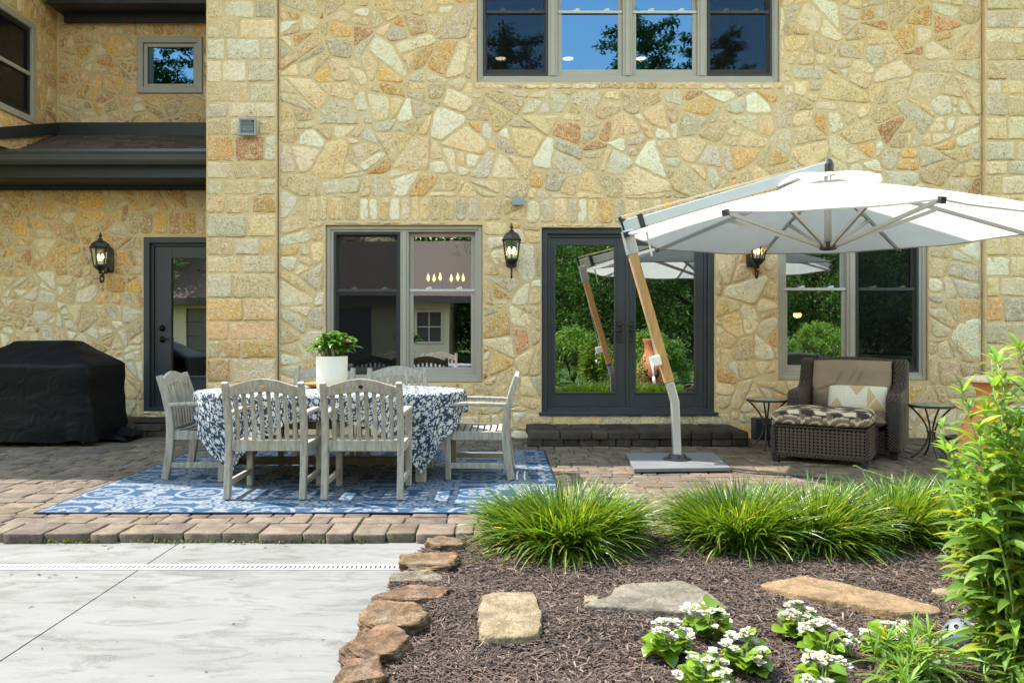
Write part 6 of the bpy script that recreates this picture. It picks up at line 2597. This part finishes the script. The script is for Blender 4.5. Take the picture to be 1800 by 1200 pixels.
# ---------------------------------------------------------------- tall leafy plants
def leafy(name, label, stems, Lr, seed, group=None, dens=0.031, lean=0.12, wide=0.235, tiprosette=7, cat='plant'):
    """stems: (x, y, height, lean_x, lean_y)"""
    rg = np.random.default_rng(seed)
    sm = MB()
    rows = []
    cx = sum(s[0] for s in stems) / len(stems)
    cy = sum(s[1] for s in stems) / len(stems)
    for (x, y, h, lx, ly) in stems:
        z0 = -0.03
        n = 14
        path = []
        ox, oy = rg.normal(0, 0.01), rg.normal(0, 0.01)
        for i in range(n + 1):
            f = i / n
            path.append((x + lx * f ** 1.6 + 0.012 * math.sin(f * 7 + ox * 300), y + ly * f ** 1.6 + 0.012 * math.sin(f * 6 + oy * 300), z0 + h * f))
        sm.tube(path, [0.0065 * (1 - 0.72 * i / n) for i in range(n + 1)], 6)
        nn = int(h / dens)
        a0 = rg.uniform(0, PI)
        for k in range(nn):
            f = 0.10 + 0.90 * k / nn
            i = min(n - 1, int(f * n))
            g = f * n - i
            p = [path[i][j] * (1 - g) + path[i + 1][j] * g for j in range(3)]
            a0 += PI / 2 + rg.normal(0, 0.25)
            for s in (0, PI):
                if rg.random() < 0.10:
                    continue
                sc = (0.7 + 0.5 * math.sin(PI * min(1, f * 1.05))) * (1.0 if f < 0.9 else 0.7)
                rows.append((*p, a0 + s + rg.normal(0, 0.2), rg.uniform(0.15, 0.75) + 0.35 * f ** 3, Lr * sc * rg.uniform(0.75, 1.2), rg.uniform(0.5, 1.6), rg.uniform(0.75, 1.15) * (0.85 + 0.35 * f)))
                if rg.random() < 0.35:         # axillary shoot
                    rows.append((*p, a0 + s + rg.normal(0, 0.5), rg.uniform(0.6, 1.2), Lr * 0.5 * rg.uniform(0.7, 1.2), rg.uniform(0.2, 0.9), rg.uniform(0.95, 1.3)))
        for k in range(tiprosette):
            rows.append((*path[-1], rg.uniform(0, 2 * PI), rg.uniform(0.5, 1.35), Lr * rg.uniform(0.35, 0.75), rg.uniform(0.1, 0.9), rg.uniform(1.05, 1.4)))
    rows = np.array(rows)
    t = thing(name, label, cat, (cx, cy, -0.03), 0, group)
    N_ = len(rows)
    Pn = leafgen(rows[:, :3], rows[:, 3], rows[:, 4], rows[:, 5], rows[:, 5] * wide * rg.uniform(0.7, 1.3, N_), rows[:, 6], 7, 3, 'lance', 0.5, rg.normal(0, 0.35, N_))
    leaves_obj('leaves', Pn, rows[:, 7] * rg.uniform(0.65, 1.2, N_), M['lance'], t, True, tint=np.where((rg.random(N_) < 0.2)[:, None], np.array([[0.65, 0.8, 1.3]]), np.where((rg.random(N_) < 0.06)[:, None], np.array([[1.9, 1.15, 0.8]]), np.array([[1.0, 1.0, 1.0]]))))
    sm.build('stems', M['stem'], t, True, smooth=True)
    return t


rg = np.random.default_rng(31)


def stemset(boxes):
    out = []
    for (n, xa, xb, ya, yb, ha, hb, lx, ly) in boxes:
        for _ in range(n):
            out.append((rg.uniform(xa, xb), rg.uniform(ya, yb), rg.uniform(ha, hb), rg.normal(lx, 0.05), rg.normal(ly, 0.05)))
    return out


leafy('tall_leafy_plant', 'tall bright green lance leaved plant filling the right edge of the picture',
      stemset([(2, 1.74, 1.84, 2.60, 2.78, 0.90, 1.12, -0.20, 0.0), (5, 1.76, 1.90, 2.60, 2.78, 1.0, 1.24, -0.08, 0.0), (6, 1.76, 1.86, 2.62, 2.80, 0.60, 0.88, -0.14, 0.0), (5, 1.76, 1.90, 2.62, 2.80, 0.78, 1.0, -0.06, 0.0),
               (5, 1.78, 1.92, 2.50, 2.72, 0.40, 0.75, -0.02, -0.02), (6, 1.90, 2.1, 2.6, 2.9, 0.8, 1.25, 0.0, 0.0)]), 0.125, 3)
leafy('tall_leafy_plant', 'mid height lance leaved plant in front of the terracotta urn',
      stemset([(9, 2.22, 2.48, 3.45, 3.75, 0.50, 0.85, -0.14, 0.0), (4, 2.25, 2.5, 3.4, 3.6, 0.4, 0.6, -0.06, 0.0), (5, 2.5, 2.8, 3.4, 3.8, 0.7, 1.0, 0, 0)]), 0.115, 4)
leafy('low_leafy_plant', 'low narrow leaved green plant at the bottom right, left of the pierced globe',
      stemset([(6, 1.40, 1.56, 2.66, 2.82, 0.10, 0.22, -0.02, 0.0), (5, 1.34, 1.5, 2.6, 2.72, 0.08, 0.16, -0.03, -0.02)]), 0.16, 5, wide=0.085, dens=0.022, tiprosette=12)
leafy('low_leafy_plant', 'low narrow leaved green plant at the very bottom corner under the tall stems',
      stemset([(8, 1.70, 1.90, 2.55, 2.72, 0.08, 0.18, 0.0, -0.02)]), 0.12, 6, wide=0.17, dens=0.028)
# a lone vine shoot in front of the ottoman
sm = MB()
pv = [P(1566, 850, 4.75), P(1556, 838, 4.74), P(1535, 830, 4.72), P(1517, 826, 4.72), P(1508, 820, 4.71)]
sm.tube(pv, 0.003, 5)
vt = thing('vine_shoot', 'thin curling vine shoot with a few leaves rising from the liriope below the ottoman', 'plant', (pv[0].x, pv[0].y, -0.02))
sm.tube([(pv[0].x + 0.01, pv[0].y, -0.02), (pv[0].x + 0.015, pv[0].y, pv[0].z * 0.5), pv[0]], 0.003, 5)
sm.build('stem', M['stem'], vt, True, smooth=True)
bs = np.array([tuple(pv[1]), tuple(pv[2]), tuple(pv[4]), tuple(pv[0])])
leaves_obj('leaves', leafgen(bs, np.array([-0.5, -2.0, 2.6, 0.2]), np.array([-0.2, 0.3, 0.3, -0.6]), np.array([0.06, 0.04, 0.035, 0.06]),
                             np.array([0.032, 0.022, 0.02, 0.035]), np.full(4, 0.6), 5, 3, 'lance', 0.3), np.ones(4), M['lance'], vt, True)

# pierced metal globe
gb = P(1690, 1120, 2.98)
m = MB()
import bmesh
bm = bmesh.new()
bmesh.ops.create_icosphere(bm, subdivisions=4, radius=0.068)
kill = []
for f in bm.faces:
    c_ = f.calc_center_median()
    nz = noise.noise(c_ * 42 + Vector((3, 1, 2)))
    if nz > 0.24:
        kill.append(f)
bmesh.ops.delete(bm, geom=kill, context='FACES')
me = bpy.data.meshes.new('pierced_globe')
bm.to_mesh(me)
bm.free()
white_col(me)
me.materials.append(M['ball'])
go = bpy.data.objects.new('pierced_globe', me)
go.location = (gb.x, gb.y, 0.05)
link(go)
q = go.modifiers.new('solid', 'SOLIDIFY')
q.thickness = 0.004
tag(go, 'blue grey pierced metal globe resting on the mulch under the tall plant', 'garden globe')

# ---------------------------------------------------------------- what faces the house and shows in its windows
def leaf_cloud(centres, radii, per, size, rg, flat=0.0):
    n = len(centres) * per
    c = np.repeat(centres, per, 0)
    rr = np.repeat(radii, per)
    d = rg.normal(0, 1, (n, 3))
    d /= np.linalg.norm(d, axis=1)[:, None]
    p = c + d * (rr * rg.random(n) ** 0.45)[:, None] * np.array([1, 1, 1 - flat])
    az, el = rg.uniform(0, 2 * PI, n), rg.uniform(-0.7, 0.9, n)
    L = size * rg.uniform(0.6, 1.3, n)
    return leafgen(p, az, el, L, L * 0.5, rg.uniform(0, 1, n), 3, 2, 'lance')


def tree(name, label, x, y, h, r, kind, seed, group='trees across the court'):
    rg = np.random.default_rng(seed)
    t = thing(name, label, 'tree', (x, y, -0.16), 0, group)
    m = MB()
    m.tube([(0, 0, 0), (0.1, 0.05, h * 0.4), (0, 0, h * 0.9)], [0.045 * h / 2, 0.028 * h / 2, 0.02], 10)
    if kind == 'pine':
        cs, rd = [], []
        z = h * 0.22
        while z < h:
            f = 1 - (z - h * 0.22) / (h * 0.8)
            k = int(4 + 5 * f)
            a0 = rg.uniform(0, 6)
            for j in range(k):
                a = a0 + 2 * PI * j / k
                ln = r * (0.25 + 0.85 * f) * rg.uniform(0.6, 1.15)
                m.tube([(0, 0, z), (ln * 0.9 * math.cos(a), ln * 0.9 * math.sin(a), z + 0.15 * ln)], [0.05, 0.015], 5)
                for g in (0.4, 0.7, 1.0):
                    cs.append((ln * g * math.cos(a), ln * g * math.sin(a), z + 0.18 * ln * g + rg.normal(0, 0.12)))
                    rd.append(0.45 + 0.3 * f * rg.random())
            z += rg.uniform(0.55, 0.95)
        Pn = leaf_cloud(np.array(cs), np.array(rd), 90, 0.26, rg, 0.45)
        mat = M['pine_leaf']
    else:
        n = 95
        d = rg.normal(0, 1, (n, 3))
        d /= np.linalg.norm(d, axis=1)[:, None]
        cs = d * (rg.random(n) ** 0.4)[:, None] * np.array([r, r, h * 0.47]) + np.array([0, 0, h * 0.50])
        for c_ in cs[:40]:
            m.tube([(0, 0, h * 0.3), tuple(c_ * np.array([0.45, 0.45, 1]) - np.array([0, 0, 0.5])), tuple(c_)], [0.09, 0.05, 0.015], 5)
        Pn = leaf_cloud(cs, rg.uniform(0.6, 1.25, n) * r / 3.2, 190, 0.21, rg, 0.2)
        mat = M['tree_leaf']
    m.build('trunk', M['bark'], t, smooth=True)
    leaves_obj('crown', Pn, rg.uniform(0.6, 1.35, len(Pn)), mat, t)
    return t


pn = tree('pine_tree', 'tall pine across the court reflected in the upstairs windows', 7.2, -21.0, 17.2, 5.2, 'pine', 1)
bt = tree('broadleaf_tree', 'broad leafy tree behind the opposite wing', -4.0, -21.0, 10.5, 4.2, 'broad', 2)
more = [(pn, 10.6, -20.0, 0.93, 'tall pine right of the tallest one across the court'), (pn, -15.3, -13.0, 0.87, 'pine by the far left end of the opposite wing'),
        (bt, 1.0, -19.0, 1.12, 'leafy tree at the right end of the opposite wing'), (bt, -10.5, -22.0, 0.95, 'leafy tree behind the left half of the opposite wing'),
        (bt, 4.2, -9.5, 0.62, 'dense leafy tree behind the clipped shrubs'), (bt, 7.6, -10.5, 0.66, 'leafy tree right of the dense one behind the shrubs'),
        (bt, 12.0, -11.0, 0.7, 'leafy tree at the far right behind the shrubs'), (bt, 1.6, -12.5, 0.70, 'leafy tree left of the dense one behind the shrubs'),
        (bt, 15.5, -19.0, 0.95, 'big leafy tree at the far right of the garden'), (bt, 5.6, -15.0, 0.8, 'leafy tree in front of the tallest pine'), (pn, 0.2, -22.0, 0.98, 'pine above the right end of the opposite wing'),
        (bt, -0.6, -15.0, 0.55, 'small leafy tree beside the right gable of the opposite wing')]
for k, (src, x, y, s, lab) in enumerate(more):
    c = copy_tree(src)
    c.location = (x, y, -0.16)
    c.scale = (s, s, s)
    c.rotation_euler = (0, 0, 1.3 * k + 0.7)
    c['label'] = lab


def shrub(label, x, y, rx, ry, h, seed):
    rg = np.random.default_rng(seed)
    t = thing('clipped_shrub', label, 'shrub', (x, y, -0.1), 0, 'clipped shrubs facing the french door')
    n = 150
    d = rg.normal(0, 1, (n, 3))
    d[:, 2] = np.abs(d[:, 2])
    d /= np.linalg.norm(d, axis=1)[:, None]
    cs = d * np.array([rx, ry, h]) * rg.uniform(0.72, 1.0, n)[:, None]
    Pn = leaf_cloud(cs, rg.uniform(0.12, 0.24, n), 110, 0.07, rg)
    Pn[..., 2] = np.maximum(Pn[..., 2], 0.0)
    leaves_obj('foliage', Pn, rg.uniform(0.65, 1.35, len(Pn)), M['hedge_leaf'], t)
    m = MB()
    for k in range(5):
        a = k * 1.26
        m.tube([(0, 0, 0), (0.3 * rx * math.cos(a), 0.3 * ry * math.sin(a), h * 0.5), (0.6 * rx * math.cos(a), 0.6 * ry * math.sin(a), h * 0.8)], [0.03, 0.02, 0.01], 6)
    m.build('branches', M['bark'], t, smooth=True)


shrub('clipped round shrub facing the left leaf of the french door', 1.9, -2.0, 1.0, 0.8, 1.45, 1)
shrub('clipped round shrub facing the right leaf of the french door', 4.0, -2.2, 1.1, 0.8, 1.35, 2)
shrub('clipped round shrub at the right of the reflected row', 6.4, -2.6, 1.1, 0.9, 1.5, 3)
shrub('clipped round shrub at the far right of the reflected row', 9.0, -3.4, 1.3, 1.0, 1.6, 4)

# the far wood that closes the view behind the garden
rg = np.random.default_rng(77)
n = 680
cs = np.stack([rg.uniform(-42, 42, n), rg.uniform(-31, -26, n), np.abs(rg.normal(0, 1, n)) * 4.0 + 0.2], -1)
Pn = leaf_cloud(cs, rg.uniform(1.2, 2.2, n), 130, 0.42, rg, 0.1)
Pn[..., 2] = np.maximum(Pn[..., 2], -0.15)
tag(leaves_obj('far_wood', Pn, rg.uniform(0.6, 1.3, len(Pn)), M['tree_leaf']), 'dense green wood closing the far side of the garden', 'wood', kind='stuff')

m = MB()
hp = [(-60 + 4 * i, 7.5 + 2.5 * noise.noise(Vector((i * 0.35, 0, 0)))) for i in range(31)]
m.add([(x, -36, -0.2) for x, z in hp] + [(x, -40 - z * 0.3, z) for x, z in hp] + [(x, -62, z * 1.3) for x, z in hp], [(k, k + 1, k + 32, k + 31) for k in range(30)] + [(k + 31, k + 32, k + 63, k + 62) for k in range(30)])
tag(m.build('horizon_backing', simple('green horizon backing', (0.022, 0.045, 0.012), (0.045, 0.085, 0.02), scale=0.8, rough=1.0, bump=1.0, bscale=1.5, bdist=0.5), smooth=True), kind='structure')  # added backing ridge, blocks the horizon sky between trees in reflections

# chiminea that shows in the right leaf of the french door
t = thing('chiminea', 'terracotta chiminea with a dark fire mouth, seen only in the french door reflection', 'chiminea', (3.35, 1.0, -0.1), 0)
m = MB()
m.lathe([(0.15, 0.0), (0.2, 0.03), (0.17, 0.10), (0.24, 0.22), (0.30, 0.40), (0.28, 0.58), (0.17, 0.76), (0.12, 0.86), (0.12, 1.05), (0.17, 1.14), (0.17, 1.16), (0.13, 1.16)], (0, 0, 0), 36)
m.build('chiminea_body', M['terracotta'], t, smooth=True)
m = MB()
n = 20
vs = [(0.16 * math.cos(2 * PI * k / n), 0.262 + 0.03 * (1 - abs(math.sin(2 * PI * k / n))) , 0.40 + 0.15 * math.sin(2 * PI * k / n)) for k in range(n)]
vs += [(v_[0], v_[1] - 0.06, v_[2]) for v_ in vs]
m.add(vs, [tuple(range(n)), tuple(range(2 * n - 1, n - 1, -1))] + [(k, (k + 1) % n, n + (k + 1) % n, n + k) for k in range(n)])
m.build('fire_mouth', M['void'], t)

# the opposite wing across the concrete court
t = thing('garage_wing', 'long low cream wing with a brown shingle roof reflected in the window glass', 'building', (-8.0, -13.0, -0.1))
m = MB()
gw = (-15.0, -1.95)
wins = [(-3.25, -2.2, 0.75, 2.05), (-8.2, -4.9, 0.0, 2.15), (-12.6, -9.4, 0.0, 2.15)]
xs = sorted({gw[0], gw[1], *[v for w in wins for v in w[:2]]})
zs = sorted({-0.1, 2.6, *[v for w in wins for v in w[2:] if v > 0]})
for i in range(len(xs) - 1):
    for j in range(len(zs) - 1):
        if any(w[0] < (xs[i] + xs[i + 1]) / 2 < w[1] and w[2] - 0.2 < (zs[j] + zs[j + 1]) / 2 < w[3] for w in wins if w[2] <= 0) or \
           any(w[0] < (xs[i] + xs[i + 1]) / 2 < w[1] and w[2] < (zs[j] + zs[j + 1]) / 2 < w[3] for w in wins if w[2] > 0):
            continue
        m.box(xs[i], xs[i + 1], -11.25, -11.0, zs[j], zs[j + 1])
m.box(gw[0], gw[0] + 0.25, -17.0, -11.2505, -0.1, 2.6)
m.box(gw[1] - 0.25, gw[1], -17.0, -11.2505, -0.1, 2.6)
m.build('wall', M['cream_wall'], t, True)
m = MB()
m.prism([(-10.35, 2.42), (-10.35, 2.56), (-14.0, 5.0), (-17.6, 2.56), (-17.6, 2.42), (-14.0, 4.8)], 'x', -15.8, -1.1)
m.build('roof', M['shingle'], t, True)
m = MB()
m.box(-15.8, -1.1, -10.34, -10.30, 2.30, 2.55)
m.build('gutter', M['black_trim'], t, True)
for k, w_ in enumerate(wins):
    m = MB()
    if k == 0:
        frame_ring(m, w_[0], w_[1], w_[2], w_[3], 0.07, -11.12, -10.95)
        m.box((w_[0] + w_[1]) / 2 - 0.02, (w_[0] + w_[1]) / 2 + 0.02, -11.08, -11.0, w_[2] + 0.07, w_[3] - 0.07)
        m.box(w_[0] + 0.07, w_[1] - 0.07, -11.075, -11.005, 1.38, 1.42)
        fo = m.build('window', M['taupe_paint'], t, True)
        m = MB()
        m.box(w_[0] + 0.05, w_[1] - 0.05, -11.05, -11.04, w_[2] + 0.05, w_[3] - 0.05)
        m.build('pane', M['black_trim'], fo, True)
    else:
        for j in range(4):
            m.box(w_[0] + 0.005, w_[1] - 0.005, -11.15, -11.08, -0.095 + j * 0.561, -0.095 + j * 0.561 + 0.552)
        m.build('garage_door', M['dark_paint'], t, True, bevel=0.01)
# ---------------------------------------------------------------- light and camera
SUN = Vector((0.60, -0.215, -1.0)).normalized()
sun = bpy.data.lights.new('sun', 'SUN')
sun.energy = 3.5
sun.angle = R(0.53)
sun.color = (1.0, 0.925, 0.82)
so = bpy.data.objects.new('sun', sun)
so.rotation_euler = SUN.to_track_quat('-Z', 'Y').to_euler()
so.location = (-8, 6, 20)
COL.objects.link(so)
wd = bpy.data.worlds.new('World')
scene.world = wd
wd.use_nodes = True
t = wd.node_tree
t.nodes.clear()
sky = t.nodes.new('ShaderNodeTexSky')
sky.sky_type = 'NISHITA'
sky.sun_disc = False
sky.sun_elevation = math.asin(-SUN.z)
sky.sun_rotation = math.atan2(-SUN.x, -SUN.y)
sky.air_density = 2.8
sky.dust_density = 0.5
sky.ozone_density = 0.0
sky.altitude = 100
bg = nd(t, 'ShaderNodeBackground', {'Color': sky.outputs[0], 'Strength': 0.15})
ow = t.nodes.new('ShaderNodeOutputWorld')
t.links.new(bg.outputs[0], ow.inputs[0])

cam = bpy.data.cameras.new('camera')
cam.sensor_width = 36.0
cam.sensor_fit = 'HORIZONTAL'
cam.lens = 36.0 * F / 1800.0
cam.shift_x = (900 - CX) / 1800.0
cam.shift_y = -(600 - CY) / 1800.0
cam.clip_end = 500
co = bpy.data.objects.new('camera', cam)
co.location = (0, 0, H)
co.rotation_euler = (PI / 2, 0, 0)
COL.objects.link(co)
scene.camera = co
scene.view_settings.view_transform = 'Standard'
scene.view_settings.look = 'None'
scene.view_settings.gamma = 1.0
scene.view_settings.exposure = 1.84
scene.cycles.max_bounces = 8
scene.cycles.transparent_max_bounces = 12
scene.cycles.caustics_reflective = False
scene.cycles.caustics_refractive = False
